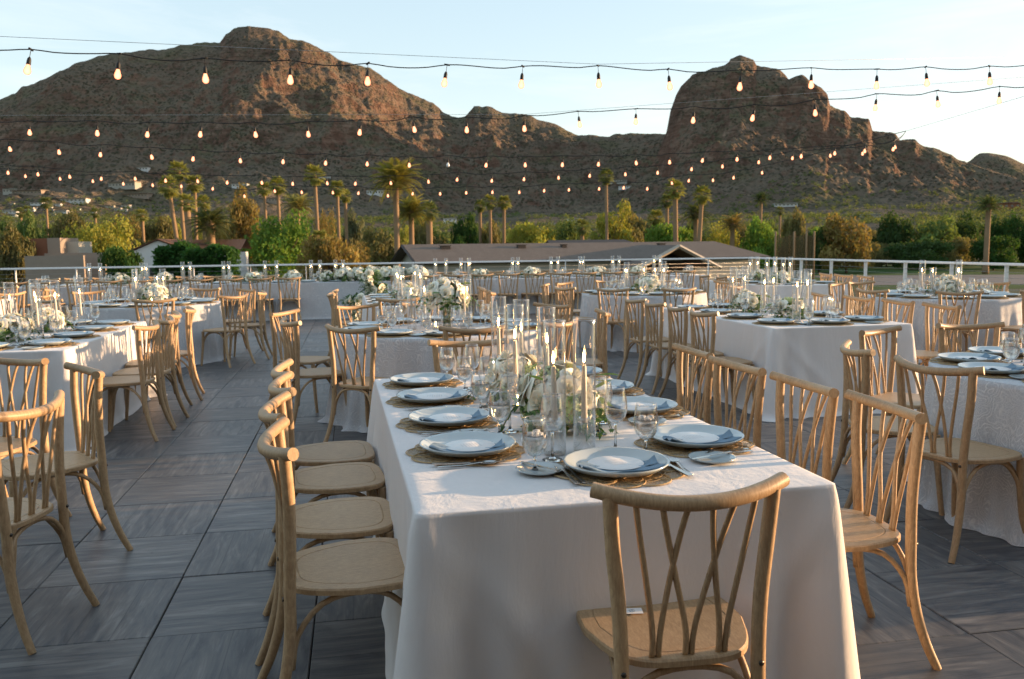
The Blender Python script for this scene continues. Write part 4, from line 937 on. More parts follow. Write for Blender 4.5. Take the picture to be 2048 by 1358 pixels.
fk = MB(); strip(fk, [(-.10, 0, .004), (-.06, 0, .0035), (-.02, 0, .003), (.03, 0, .009), (.045, 0, .010), (.055, 0, .008)], [.0075, .0065, .0045, .004, .007, .0115])
for t in range(4): y = (t-1.5)*.0064; strip(fk, [(.053, y, .008), (.075, y, .003), (.10, y, .006)], [.0022, .0021, .0012])
fork_me = fk.mesh('fork', MAT['silver'], False)
kn = MB(); strip(kn, [(-.115, 0, .004), (-.04, 0, .003), (0, 0, .003), (.01, 0, .003)], [.008, .007, .005, .005], .004); strip(kn, [(.01, 0, .004), (.03, .002, .004), (.09, .002, .004), (.12, .004, .004), (.126, .007, .004)], [.006, .0105, .010, .006, .0015], .0012); knife_me = kn.mesh('knife', MAT['silver'], False)
sp = MB(); strip(sp, [(-.10, 0, .004), (-.06, 0, .0035), (-.02, 0, .003), (.035, 0, .008), (.045, 0, .008)], [.0075, .0065, .0045, .004, .006]); sp.lathe([(.001, .0), (.012, .001), (.019, .005), (.0195, .006), (.0185, .0058), (.012, .002), (.001, .0012)], 18); sp.v[-18*7:] = [(x*1.45+.068, y, z+.003) for x, y, z in sp.v[-18*7:]]; spoon_me = sp.mesh('spoon', MAT['silver'])
def glass_prof(h, rb, rr, bowl_h, base_r=.034):
    st = h-bowl_h
    return [(.001, .0015), (base_r, .001), (base_r, .0025), (.012, .006), (.0045, .016), (.0038, st*.6), (.0045, st-.012), (.009, st-.003)] + [(.009+(rb-.009)*math.sin(min(1, k/6)*math.pi/2), st-.003+(bowl_h*.48)*(1-math.cos(k/6*math.pi/2))) for k in range(1, 7)] + [(rb+(rr-rb)*(k/5)**1.3, st-.003+bowl_h*(.48+.52*k/5)) for k in range(1, 6)]
m = M('glass_rim'); MAT['rim'] = m.done(m.n('MixShader', i_0=.45, i_1=m.n('BsdfTransparent'), i_2=m.bsdf((.75, .77, .77), .08, .9)))
gob_prof = glass_prof(.172, .0425, .0345, .118); wine_prof = glass_prof(.222, .041, .031, .122)
def lipped(prof):
    r, z = prof[-1]; return prof+[(r-.0009, z+.0009), (r-.0018, z)]+[(max(.0008, rr_-.0018), zz) for rr_, zz in reversed(prof[9:-1])]+[(.001, prof[8][1]+.002)]
def glass_parts(prof):
    st = prof[:9]; bw = prof[7:]; r, z = bw[-1]
    inner = [(max(.0008, q[0]-.0016), q[1]+.0004) for q in reversed(bw[1:-1])]+[(.001, bw[0][1]+.003)]
    return MB().lathe([(.0008, 0.0005)]+st[1:]+[(.0008, st[-1][1]+.0015)], 20).mesh('stem', MAT['solid']), MB().lathe([(.0008, bw[0][1]+.0018)]+bw[1:]+[(r-.0009, z+.0009)]+inner, 32).mesh('bowl', MAT['glass'])
gob_st, gob_me = glass_parts(gob_prof); wine_st, wine_me = glass_parts(wine_prof)
grim = MB().tube([(.0336*math.cos(6.2832*k/28), .0336*math.sin(6.2832*k/28), .172) for k in range(29)], .0008, 4, False).mesh('rim', MAT['rim'])
wrim = MB().tube([(.0301*math.cos(6.2832*k/28), .0301*math.sin(6.2832*k/28), .2195) for k in range(29)], .0008, 4, False).mesh('rim', MAT['rim'])
wb = [(r-.0026, z+.001) for r, z in gob_prof[8:15]]; water_me = MB().lathe([(.001, wb[0][1]-.001)]+wb+[(wb[-1][0]-.0002, .118), (.001, .118)], 28).mesh('water', MAT['water'])
ic = MB(); irg = random.Random(2)
for k in range(5):
    a = k*1.3; ic.box((.016*math.cos(a), .016*math.sin(a), .121+.006*(k % 2)-.001*k), (.021, .018, .015), irg.uniform(0, 3), .8)
ice_me = ic.mesh('ice', MAT['ice'])
fl_me = MB().lathe([(.0005, 0), (.0035, .006), (.0045, .012), (.0036, .022), (.0018, .033), (.0004, .042)], 10).mesh('flame', MAT['flame'])
wick_me = MB().tube([(0, 0, -.004), (.0005, 0, .009)], .0011, 5).mesh('wick', MAT['wick'])
taper_me = MB().lathe([(.0005, 0), (.0108, 0), (.0112, .01), (.0095, .12), (.0078, .196), (.0055, .2), (.0005, .199)], 18).mesh('wax', MAT['wax'])
holder_me = MB().lathe([(.001, .001), (.037, .001), (.038, .006), (.024, .016), (.013, .030), (.011, .045), (.016, .056), (.012, .066), (.010, .078), (.017, .094), (.020, .112), (.0195, .114), (.0125, .106), (.0115, .09), (.001, .088)], 20).mesh('candle_holder', MAT['glass'])
hb_ = MB()
for k in range(14):
    a = k*2*math.pi/14; hb_.box((.025*math.cos(a), .025*math.sin(a), .0085), (.022, .003, .008), a)
cyl_prof = [(.001, .001), (.0385, .001), (.0390, .004), (.0390, .455), (.0385, .4565), (.0376, .456), (.0376, .006), (.001, .005)]
cyl_me = MB().lathe(cyl_prof, 36).mesh('glass_chimney', MAT['glass']); 
rim_me = MB().tube([(.0384*math.cos(6.2832*k/36), .0384*math.sin(6.2832*k/36), .4565) for k in range(37)], .0011, 5, False)
rim_me = rim_me.mesh('rim', MAT['rim'])
vot_me = MB().lathe([(.001, .001), (.030, .001), (.032, .004), (.033, .075), (.0325, .0762), (.0315, .075), (.0305, .008), (.001, .007)], 24).mesh('votive_glass', MAT['glass'])
votw_me = MB().lathe([(.001, .008), (.029, .008), (.0292, .034), (.001, .033)], 20).mesh('wax', MAT['wax'])
def P3(T4, x, y): # table-local to world
    cx, cy, a = T4; return (cx+x*math.cos(a)-y*math.sin(a), cy+x*math.sin(a)+y*math.cos(a))
def put(name, me, x, y, rot, label, cat, group, z=TZ, kids=(), scale=None):
    o = link(name, me, None, (x, y, z), rot, scale); tag(o, label, cat, group)
    for nm, mm, l_, r_ in kids: link(nm, mm, o, l_, r_)
    return o
trg = random.Random(21)
def setting(x, y, fa, where, full=True, napkin=True, glasses=True, z=TZ):
    """place setting at x,y; fa = direction (rad) the guest looks"""
    f = Vector((math.cos(fa), math.sin(fa))); r = Vector((f.y, -f.x)); J = lambda s: trg.uniform(-s, s)
    def w(dx, dy): return x+r.x*dx+f.x*dy, y+r.y*dx+f.y*dy
    az = fa-math.pi/2
    put('placemat', placemat_me, x+J(.008), y+J(.008), trg.uniform(0, 6), 'scalloped woven placemat, '+where, 'placemat', 'woven placemats', z)
    put('dinner_plate', plate_me, x, y, trg.uniform(0, 6), 'wide pale dinner plate, '+where, 'plate', 'pale dinner plates', z+.005)
    if napkin:
        put('napkin', napkin_me, x, y, TA+J(.3), 'folded dusty blue napkin, '+where, 'napkin', 'dusty blue napkins', z+.0055)
        o = put('menu_card', card_me, *w(J(.006), .006), az+J(.2), 'round white menu card, '+where, 'card', 'round menu cards', z+.0235)
        if full: link('lettering', cardtxt, o)
    px_, py_ = w(-.215, .04) if not full else w(-.235, .045)
    put('bread_plate', bread_me, px_, py_, trg.uniform(0, 6), 'small pale bread plate, '+where, 'plate', 'small bread plates', z)
    if full:
        put('butter_knife', knife_me, px_, py_, az+math.pi/2+.5+J(.3), 'butter knife on the bread plate, '+where, 'cutlery', 'butter knives', z+.0145, scale=.72)
        for k in range(2):
            q = w(-.168-.0-k*.022+.02, -.03+J(.01)); put('fork', fork_me, *q, fa+J(.12), ('inner' if k == 0 else 'outer')+' silver fork, '+where, 'cutlery', 'silver forks', z+.004)
        q = w(.178, -.03); put('knife', knife_me, *q, fa+J(.08), 'silver dinner knife, '+where, 'cutlery', 'silver knives', z+.004)
        q = w(.203, -.03); put('spoon', spoon_me, *q, fa+J(.08), 'silver spoon, '+where, 'cutlery', 'silver spoons', z+.004)
    if glasses:
        q = w(.19+J(.02), .20+J(.02)); goblet(*q, where, full, z); q = w(.12+J(.02), .26+J(.02)); wine(*q, where, z)
def goblet(x, y, where, full=True, z=TZ):
    o = put('water_goblet', None, x, y, trg.uniform(0, 6), 'stemmed water goblet, '+where, 'glass', 'stemmed water goblets', z); link('bowl', gob_me, o); link('stem', gob_st, o); link('water', water_me, o); link('rim', grim, o)
    if full: link('ice', ice_me, o)
def wine(x, y, where, z=TZ):
    o = put('wine_glass', None, x, y, 0, 'tall empty wine glass, '+where, 'glass', 'tall empty wine glasses', z); link('bowl', wine_me, o); link('stem', wine_st, o); link('rim', wrim, o)
def candle(x, y, where, tall=True, z=TZ, hs=1.0, lit=True):
    if tall:
        o = put('glass_chimney', cyl_me, x, y, 0, 'tall glass candle cylinder, '+where, 'hurricane glass', 'tall glass candle cylinders', z, scale=(1, 1, hs)); link('rim', rim_me, o)
        put('candle_holder', holder_me, x, y, 0, 'fluted glass candle holder, '+where, 'candle holder', 'fluted glass candle holders', z+.007)
        o = put('taper_candle', None, x, y, 0, 'slim white taper candle, '+where, 'candle', 'white taper candles', z+.007+.096, [('wax', taper_me, None, None), ('wick', wick_me, (0, 0, .2), None)]+([('flame', fl_me, (0, 0, .207), None)] if lit else []))
        o.rotation_euler = (trg.uniform(-.02, .02), trg.uniform(-.02, .02), 0)
    else:
        o = put('votive_candle', None, x, y, 0, 'short white votive candle, '+where, 'candle', 'short glass votives', z, [('votive_glass', vot_me, None, None), ('wax', votw_me, None, None), ('flame', fl_me, (0, 0, .036), None)])
# flowers
def rose_mesh(seed, n=17, closed=.5):
    rg = random.Random(seed); mb = MB()
    for i in range(n):
        f = i/(n-1); a = i*2.399; R0 = .006+.030*f; h = .036-.010*f; op = .15+1.05*f*f; wd = .75+.35*rg.random(); vs = []; nu, nv = 4, 4
        for u in range(nu+1):
            for v in range(nv+1):
                t = u/nu; s = (v/nv-.5)*2*wd; r_ = R0*(.35+.65*t**.6)+.010*f*t*t; z = h*t*(1-.35*f*t)-.006*f*t**3*6*op*.4; z -= .008*s*s*t
                r2 = r_+(.005*t**4)*f*1.5; vs.append((r2*math.cos(a+s), r2*math.sin(a+s), z+rg.uniform(-.0006, .0006)))
        fs = [(u*(nv+1)+v, (u+1)*(nv+1)+v, (u+1)*(nv+1)+v+1, u*(nv+1)+v+1) for u in range(nu) for v in range(nv)]; mb.add(vs, fs)
    return mb
ROSE = [rose_mesh(k).mesh('rose', MAT['petal']) for k in range(3)]
def hyd_mesh(seed, mat):
    rg = random.Random(seed); mb = MB(); n = 46
    for i in range(n):
        z = 1-1.55*(i+.5)/n; a = i*2.399; q = math.sqrt(max(0, 1-z*z)); d = Vector((q*math.cos(a), q*math.sin(a), z)); c = d*.042*rg.uniform(.9, 1.08)
        u = d.orthogonal().normalized(); v = d.cross(u); ro = rg.uniform(0, 1.5)
        for k in range(4):
            b = ro+k*math.pi/2; e = (u*math.cos(b)+v*math.sin(b)); s = (u*math.cos(b+1.57)+v*math.sin(b+1.57)); mb.add([c, c+e*.007+s*.005+d*.001, c+e*.0125+d*.002, c+e*.007-s*.005+d*.001], [(0, 1, 2, 3)])
    return mb.mesh('hydrangea', mat)
HYD = [hyd_mesh(1, MAT['petal']), hyd_mesh(2, MAT['petal_green'])]
def leaf_geo(mb, p, d, up, L_, w):
    s = d.cross(up).normalized(); n_ = s.cross(d); pts = [p, p+d*L_*.3+s*w-n_*.002, p+d*L_*.65+s*w*.8-n_*.006, p+d*L_-n_*.016, p+d*L_*.65-s*w*.8-n_*.006, p+d*L_*.3-s*w-n_*.002, p+d*L_*.5+n_*.004-n_*.006]
    mb.add(pts, [(0, 1, 6), (1, 2, 6), (2, 3, 6), (3, 4, 6), (4, 5, 6), (5, 0, 6)])
def foliage_clump(seed, n=190, rx=.13, rz=.10):
    rg = random.Random(seed); mb = MB()
    for i in range(n):
        a = rg.uniform(0, 6.283); el = rg.uniform(-.25, 1.3); d = Vector((math.cos(a)*math.cos(el), math.sin(a)*math.cos(el), math.sin(el))); p = Vector((d.x*rx, d.y*rx, d.z*rz))*rg.uniform(.55, 1.0)+Vector((0, 0, .035))
        dd = (d+Vector((rg.uniform(-.6, .6), rg.uniform(-.6, .6), rg.uniform(-.5, .5)))).normalized(); leaf_geo(mb, p, dd, Vector((rg.uniform(-.3, .3), rg.uniform(-.3, .3), 1)), rg.uniform(.028, .055), rg.uniform(.010, .018))
    for i in range(9):    # trailing sprigs
        a = rg.uniform(0, 6.283); p0 = Vector((rx*.8*math.cos(a), rx*.8*math.sin(a), .05)); pts = [p0+Vector((math.cos(a)*.09*t, math.sin(a)*.09*t, .035*math.sin(t*2.5)-.035*t*t)) for t in (0, .3, .6, .85, 1.1)]; mb.tube(pts, .0012, 4)
        for q in pts[1:]:
            for s in (-1, 1): b = a+s*1.0; leaf_geo(mb, q, Vector((math.cos(b), math.sin(b), rg.uniform(-.3, .5))).normalized(), Vector((0, 0, 1)), rg.uniform(.018, .03), .008)
    return mb.mesh('foliage', MAT['leaf'])
FOLI = [foliage_clump(k) for k in range(3)]
lm = MB(); leaf_geo(lm, Vector((0, 0, 0)), Vector((1, 0, 0)), Vector((0, 0, 1)), .085, .027); LEAF = lm.mesh('leaf', MAT['leaf'])
BOWL = MB().lathe([(.001, 0), (.05, 0), (.055, .004), (.065, .06), (.062, .062), (.05, .01), (.001, .01)], 24).mesh('bowl', MAT['glass'])
def flowers(x, y, where, s=1.0, seed=0, green=.3, z=TZ, nf=15, big_leaves=6, flat=1.0, tall=0.0):
    rg = random.Random(seed+31); root = bpy.data.objects.new('flower_arrangement', None); COL.objects.link(root); root.location = (x, y, z+tall); root.rotation_euler = (0, 0, rg.uniform(0, 6)); root.scale = (s, s, s*flat)
    tag(root, 'cream roses and greenery, '+where, 'flowers', 'cream flower arrangements'); link('vase', BOWL, root, None, None)
    fo = link('foliage', FOLI[seed % 3], root, None, None); fo['kind'] = 'stuff'
    for i in range(nf):
        zf = 1-.92*(i+.5)/nf; a = i*2.399+rg.uniform(-.3, .3); q = math.sqrt(max(.02, 1-zf*zf)); d = Vector((q*math.cos(a), q*math.sin(a), zf*.85)); p = Vector((d.x*.118, d.y*.118, .05+d.z*.115))*rg.uniform(.92, 1.12)
        rot = d.to_track_quat('Z', 'Y').to_euler(); g_ = rg.random()
        if g_ < .74: link('rose', ROSE[rg.randrange(3)], root, p, tuple(rot), rg.uniform(.95, 1.35))
        else: link('hydrangea', HYD[1 if rg.random() < green*1.6 else 0], root, p*.92, tuple(rot), rg.uniform(.7, 1.0))
    for i in range(big_leaves):
        a = rg.uniform(0, 6.28); link('leaf', LEAF, root, (.12*math.cos(a), .12*math.sin(a), rg.uniform(.03, .15)), (rg.uniform(-.4, .4), rg.uniform(-.5, .3), a+rg.uniform(-.4, .4)), rg.uniform(.7, 1.1))
    return root
# ================================================================== LAYOUT
G_ = 'pale wood cross back dining chairs'
TA = .2016
DG = math.degrees
def rect_frame(corner, ang, w, l):     # near-left corner, axis away -> centre frame
    bx_ = (math.cos(ang), math.sin(ang)); ax_ = (-math.sin(ang), math.cos(ang)); cx = corner[0]+bx_[0]*w/2+ax_[0]*l/2; cy = corner[1]+bx_[1]*w/2+ax_[1]*l/2; return (cx, cy, ang)
# ---- unseen building added behind the camera: its wall keeps the sky behind off the table fronts
vb = bpy.data.objects.new('added_shade_building', None); COL.objects.link(vb); q0 = deck(-.5, -6.2); vb.location = (q0.x, q0.y, 0); vb.rotation_euler = (0, 0, GA); tag(vb, 'unseen beige building added behind the viewer to shade the table fronts', 'building')
link('wall', MB().box((-1, -.3, 2.6), (30, .4, 5.2)).mesh('wall', mat_plain('beige_stucco', (.52, .38, .25), .9, .1, var=.08, scale=2), False), vb)  # added wall, warm colour chosen to tint the shaded cloth fronts
link('roof', MB().box((-1, -.1, 5.32), (31, 1.4, .24)).mesh('roof', MAT['trim'], False), vb)
for k in range(6):
    wn_ = link('door', MB().box((0, 0, 0), (2.2, .1, 2.5)).mesh('door', MAT['trim'], False), vb, (-13+k*4.6, -.06, 1.25)); link('pane', MB().box((0, .07, 0), (1.9, .04, 2.3)).mesh('pane', MAT['wglass'], False), wn_)
# ---- T1 front table
W1, L1 = 1.2264, 2.42; F1 = rect_frame((-.2565, 2.2078), TA, W1, L1)
def t1(x, y): return P3(F1, x-W1/2, y-L1/2)
o = table_rect(*F1, W1, L1, 'front table nearest the camera', MAT['linen'], 3); tag(o, 'plain white tablecloth over the big front table nearest the camera', 'tablecloth')
nmL = ['nearest', 'second', 'third', 'farthest']
for i, (x, y) in enumerate([(-.71, 2.61), (-.86, 3.13), (-.98, 3.68), (-1.10, 4.15)]):
    chair_rail(x, y, DG(TA)+[6, 1, 5, 3][i], f'wooden chair on the left side of the front table, {nmL[i]} to the camera', G_)
for i, (x, y) in enumerate([(1.33, 3.01), (1.21, 3.51), (1.08, 4.07), (.99, 4.64)]):
    chair_rail(x, y, 180+DG(TA)+[-5, 0, 4, 0][i], f'wooden chair on the right side of the front table, {nmL[i]} to the camera', G_)
chair_rail(.43, 2.02, 90+DG(TA)-3, 'foreground wooden chair at the near end of front table, white card on seat', G_)
chair_rail(-.27, 5.24, -90+6, 'wooden chair at the far end of the front table, rail seen behind the glasses', G_)
# card lying on the seat
sc = link('seat_card', MB().box((0, 0, 0), (.058, .036, .0008)).mesh('seat_card', MAT['card'], False), None, None); p = ray(1264, 1222); t = (.4620-CH)/p[2]; sc.location = (p[0]*t, p[1]*t, .4622); sc.rotation_euler = (0, 0, R(2)); tag(sc, 'small white card lying on the seat of the foreground chair', 'card')
em = MB(); em.tube([(.008*math.cos(a), .008*math.sin(a), .0008) for a in [6.283*k/16 for k in range(17)]], .0007, 4, False); em.tube([(-.004, -.003, .0008), (0, .005, .0008), (.004, -.003, .0008)], .0006, 4); link('emblem', em.mesh('emblem', MAT['ink']), sc)
FT = 'of the front table'
Ls = [(.235, .65), (.235, 1.15), (.225, 1.66), (.225, 2.16)]; Rs = [(1.04, .57), (1.045, 1.18), (1.04, 1.70), (1.04, 2.20)]
for i, (x, y) in enumerate(Ls):
    wx, wy = t1(x, y); setting(wx, wy, TA, f'{nmL[i]} left-hand place {FT}', True, glasses=False)
for i, (x, y) in enumerate(Rs):
    wx, wy = t1(x, y); setting(wx, wy, math.pi+TA, f'{nmL[i]} right-hand place {FT}', True, glasses=False)
wx, wy = t1(.65, .29); setting(wx, wy, math.pi/2+TA, f'near end place {FT}', True, glasses=False)
wx, wy = t1(.62, 2.20)
for (x, y, wh) in [(.40, .34, 'nearest'), (.39, .88, 'second'), (.40, 1.37, 'third'), (.41, 1.90, 'fourth'), (.37, 2.27, 'farthest')]: goblet(*t1(x, y), f'in the left-hand row {FT}, {wh} to the camera')
for (x, y, wh) in [(.49, .47, 'nearest'), (.44, .93, 'second'), (.45, 1.47, 'third'), (.46, 1.98, 'farthest')]: wine(*t1(x, y), f'in the left-hand row {FT}, {wh} to the camera')
for (x, y, wh) in [(.82, .48, 'nearest'), (.83, 1.0, 'second'), (.82, 1.52, 'third'), (.83, 2.05, 'farthest')]: goblet(*t1(x, y), f'in the right-hand row {FT}, {wh} to the camera')
for (x, y, wh) in [(.735, .55, 'nearest'), (.75, .80, 'second'), (.74, 1.25, 'third'), (.75, 1.8, 'farthest')]: wine(*t1(x, y), f'in the right-hand row {FT}, {wh} to the camera')
CW = [(.142, 2.853, 'left of the nearest pair'), (.244, 2.869, 'right of the nearest pair'), (.14, 3.46, 'behind the nearest flowers'), (.015, 3.65, 'in the middle of the row'), (.045, 3.98, 'second from the far end'), (-.065, 4.24, 'at the far end of the row')]
for x, y, wh in CW: candle(x, y, f'on the front table, {wh}')
flowers(*t1(.64, .92), 'on the front table, nearer and larger of its two', 1.12, 1, .35, nf=19, big_leaves=10, flat=1.25)
flowers(*t1(.60, 1.62), 'on the front table, the farther of its two', 1.0, 2, .15, nf=15, big_leaves=9, flat=1.15)
for (x, y, wh) in [(.72, 1.12, 'beside the nearer flowers'), (.55, 1.30, 'between the two flower groups'), (.66, 2.0, 'near the far end')]: candle(*t1(x, y), 'on the front table '+wh, False)
ORD = ['first', 'second', 'third', 'fourth', 'fifth', 'sixth', 'seventh', 'eighth', 'ninth', 'tenth', 'eleventh', 'twelfth', 'thirteenth', 'fourteenth', 'fifteenth', 'sixteenth', 'seventeenth', 'eighteenth', 'nineteenth', 'twentieth', 'twenty-first', 'twenty-second', 'twenty-third', 'twenty-fourth', 'twenty-fifth', 'twenty-sixth', 'twenty-seventh', 'twenty-eighth', 'twenty-ninth']
_SEEN = {}
def uniq(s):
    k = _SEEN.get(s, 0); _SEEN[s] = k+1; return s if k == 0 else s+', '+ORD[k]+' one there'
def uniqw(s, key):
    k = _SEEN.get((s, key), 0); _SEEN[(s, key)] = k+1; return s if k == 0 else s+', '+ORD[k]+' one there'
# ---- generic round table
DIRN = {0: 'right', 1: 'far right', 2: 'far right corner', 3: 'far', 4: 'far left corner', 5: 'far left', 6: 'left', 7: 'near left', 8: 'near left corner', 9: 'near', 10: 'near right corner', 11: 'near right'}
def seatname(a): return DIRN[int(round((math.degrees(a) % 360)/30)) % 12]
def round_table(cx, cy, desc, seed, chairs, ns=10, a0=.2, cand=5, rch=1.36, r=.905, cloth='lace', tallfl=0, half=None):
    o = table_round(cx, cy, r, desc, MAT[cloth], seed); tag(o, f'{"grey-white lace" if cloth=="lace" else "plain white"} tablecloth over the {desc}', 'tablecloth')
    for (x, y) in chairs:
        a = math.atan2(y-cy, x-cx); crg_ = trg.uniform(-5, 5); chair_rail(x, y, DG(a)+180+crg_, uniq(f'wooden chair, {seatname(a)} side, {desc}'), G_)
    for k in range(ns):
        a = a0+2*math.pi*k/ns
        if half and not half(a): continue
        setting(cx+.70*math.cos(a), cy+.70*math.sin(a), a+math.pi, uniqw(f'{seatname(a)} side, {desc}', seed), False, napkin=(cy < 9))
    rg = random.Random(seed); flowers(cx+.05, cy, f'centre of {desc}', 1.35, seed, .2, nf=16, big_leaves=4, tall=tallfl, flat=1.1)
    if tallfl:
        v_ = put('stem_vase', MB().lathe([(.001, .001), (.05, .001), (.052, .004), (.052, tallfl), (.0505, tallfl), (.0505, .005), (.001, .005)], 28).mesh('stem_vase', MAT['glass']), cx+.05, cy, 0, f'clear vase of green stems, {desc}', 'vase', None)
        st_ = MB()
        for k in range(12): b = k*.52; st_.tube([(.03*math.cos(b), .03*math.sin(b), .01), (.035*math.cos(b+1), .035*math.sin(b+1), tallfl+.03)], .0035, 5)
        link('stems', st_.mesh('stems', MAT['leaf']), v_)
    for k in range(cand):
        a = 2*math.pi*k/cand+.5+rg.uniform(-.25, .25); rr = rg.uniform(.17, .30); candle(cx+rr*math.cos(a), cy+rr*math.sin(a), uniqw(f'{seatname(a)} of flowers, {desc}', seed+500), k % 5 != 4, hs=rg.choice([.8, 1, 1]))
C2 = (-.62, 7.48); round_table(*C2, 'round table behind the front table', 5, [(-.28, 6.16), (-1.18, 6.27), (-2.10, 7.87), (-1.79, 6.90), (-1.57, 8.63), (-.9, 8.84), (.40, 8.43), (.78, 7.44), (.36, 6.56)], a0=-1.45, tallfl=.16, cand=6)
C4 = (-4.85, 11.4); round_table(*C4, 'round table behind the left white table', 7, [(-6.10, 12.30), (-4.25, 10.15), (-3.52, 10.80), (-3.40, 11.55), (-3.85, 12.38), (-4.60, 12.80), (-5.6, 10.35), (-6.2, 11.4)], a0=-1.3)
C6 = (1.95, 12.6); round_table(*C6, 'round table right of centre', 9, [(.52, 12.8), (.84, 13.45), (.74, 11.85), (1.35, 11.34), (2.20, 11.22), (3.26, 13.1), (2.5, 13.9), (1.6, 14.0), (3.1, 11.8)], a0=-1.4, cand=6)
C9 = (5.62, 11.1); round_table(*C9, 'far right round table', 13, [(4.40, 10.40), (4.62, 12.1), (5.10, 12.45), (5.14, 9.78), (6.02, 9.75), (6.72, 11.95), (6.2, 12.4)], a0=-1.2, cand=4)
C10 = (3.27, 4.58); round_table(*C10, 'right edge round table', 17, [(2.44, 5.62), (3.20, 5.92), (1.93, 4.72), (2.02, 4.02), (4.2, 5.5)], ns=10, a0=math.pi-.55, cand=4)
C11 = (-8.55, 12.9); round_table(*C11, 'left edge round table', 19, [(-7.17, 12.18), (-7.22, 13.3), (-7.75, 14.0), (-8.5, 14.3), (-8.3, 11.55)], cand=3)
for x, y, a, lb in [(-1.87, 3.22, 176, 'wooden chair at bottom left, large curved rail seen from behind'), (-2.12, 4.17, 222, 'wooden chair at left turned away from the aisle, full rear legs in view'), (-2.72, 4.60, 252, 'sunlit wooden chair cut by the left edge, near end of left white table')]:
    chair_rail(x, y, a, lb, G_)
# ---- generic rectangular table
def rect_table(corner, w, l, ang, desc, seed, left, right, ends, nset=4, cand=6, cloth='linen'):
    F_ = rect_frame(corner, ang, w, l); o = table_rect(*F_, w, l, desc, MAT[cloth], seed); tag(o, f'{"plain white" if cloth=="linen" else "grey-white lace"} tablecloth over the {desc}', 'tablecloth')
    nn = ['nearest', 'second', 'third', 'fourth', 'fifth', 'sixth']
    for i, (x, y) in enumerate(left): chair_rail(x, y, DG(ang)+trg.uniform(-8, 8), f'wooden chair, left side, {nn[i]} to camera, {desc}', G_)
    for i, (x, y) in enumerate(right): chair_rail(x, y, 180+DG(ang)+trg.uniform(-8, 8), f'wooden chair, right side, {nn[i]} to camera, {desc}', G_)
    for (x, y, a, wh) in ends: chair_rail(x, y, a, f'wooden chair at the {wh} end of the {desc}', G_)
    for i in range(nset):
        yy = -l/2+.36+(l-.72)*i/(nset-1)
        for sx_, sn in ((-1, 'left'), (1, 'right')):
            x, y = P3(F_, sx_*(w/2-.22), yy); setting(x, y, ang if sx_ < 0 else ang+math.pi, f'{nn[i]} {sn}-hand place, {desc}', False, napkin=F_[1] < 9)
    x, y = P3(F_, 0, -l/2+.21); setting(x, y, ang+math.pi/2, f'near end, {desc}', False, napkin=F_[1] < 9)
    x, y = P3(F_, 0, l/2-.21); setting(x, y, ang-math.pi/2, f'far end, {desc}', False, napkin=F_[1] < 9)
    for k, yy in enumerate((-l*.17, l*.15)):
        x, y = P3(F_, -.03, yy); flowers(x, y, f'{"nearer" if k == 0 else "farther"} of two on {desc}', 1.15, seed+k, .5, nf=11, big_leaves=6, flat=1.05)
    rg = random.Random(seed)
    for k in range(cand):
        yy = -l*.30+l*.62*k/(cand-1); x, y = P3(F_, (.15 if k % 2 else -.15)+rg.uniform(-.03, .03), yy); candle(x, y, f'{nn[k]} along the middle of {desc}', k % 3 != 2 or True)
    return F_
rect_table((-4.42, 5.87), 1.22, 2.5, .187, 'left white table', 23, [(-4.95, 6.9), (-5.0, 7.5), (-5.1, 8.1)], [(-2.88, 6.69), (-2.95, 7.20), (-3.12, 7.80), (-3.22, 8.45)], [])
rect_table((2.18, 7.08), 1.30, 2.55, .20, 'centre right white table', 29, [(1.66, 7.35), (1.56, 7.95), (1.44, 8.55), (1.33, 9.15)], [(3.92, 7.76), (3.80, 8.37), (3.66, 8.98), (3.5, 9.6)], [])
rect_table((4.24, 14.2), 1.50, 2.5, .19, 'railing corner table', 31, [(3.85, 14.6), (3.75, 15.2), (3.6, 15.9)], [(6.05, 14.6), (5.95, 15.3), (5.85, 15.9)], [])
rect_table((-1.72, 10.2), 1.15, 2.5, .19, 'distant narrow table', 37, [(-2.3, 11.0), (-2.4, 11.7)], [(-.28, 10.9), (-.36, 11.45), (-.45, 12.05)], [(-1.3, 9.75, 96, 'near')], cand=6)
# ---- long head table parallel to the railing
RA = .183; row0 = Vector((-9.9, 16.75, 0)); rd = Vector((math.cos(RA), math.sin(RA), 0)); rn = Vector((-math.sin(RA), math.cos(RA), 0)); RL = 14.6
for k in range(6):
    c = row0+rd*(RL*(k+.5)/6)+rn*.45; nmk = ['leftmost', 'second', 'third', 'fourth', 'fifth', 'rightmost'][k]; desc = f'long head table, {nmk} section'
    o = table_rect(c.x, c.y, RA-math.pi/2, .92, RL/6-.03, desc, MAT['lace'], 40+k); tag(o, f'grey-white lace tablecloth on the {nmk} section of the long head table', 'tablecloth', 'lace cloths along the long head table')
nch = 25
for k in range(nch):
    if 10 <= k <= 12: continue
    p = row0+rd*(.32+k*.565)-rn*.44; chair_rail(p.x, p.y, DG(RA)+90+trg.uniform(-6, 6), f'wooden chair in the near row of the head table, {ORD[k]} from left', 'row of chairs along the near side of the head table')
for k in range(0, nch, 1):
    if 9 <= k <= 14: continue
    p = row0+rd*(.30+k*.565)+rn*1.42; chair_rail(p.x, p.y, DG(RA)-90+trg.uniform(-6, 6), f'wooden chair behind the head table, {ORD[k]} from left', 'row of chairs between the head table and the railing')
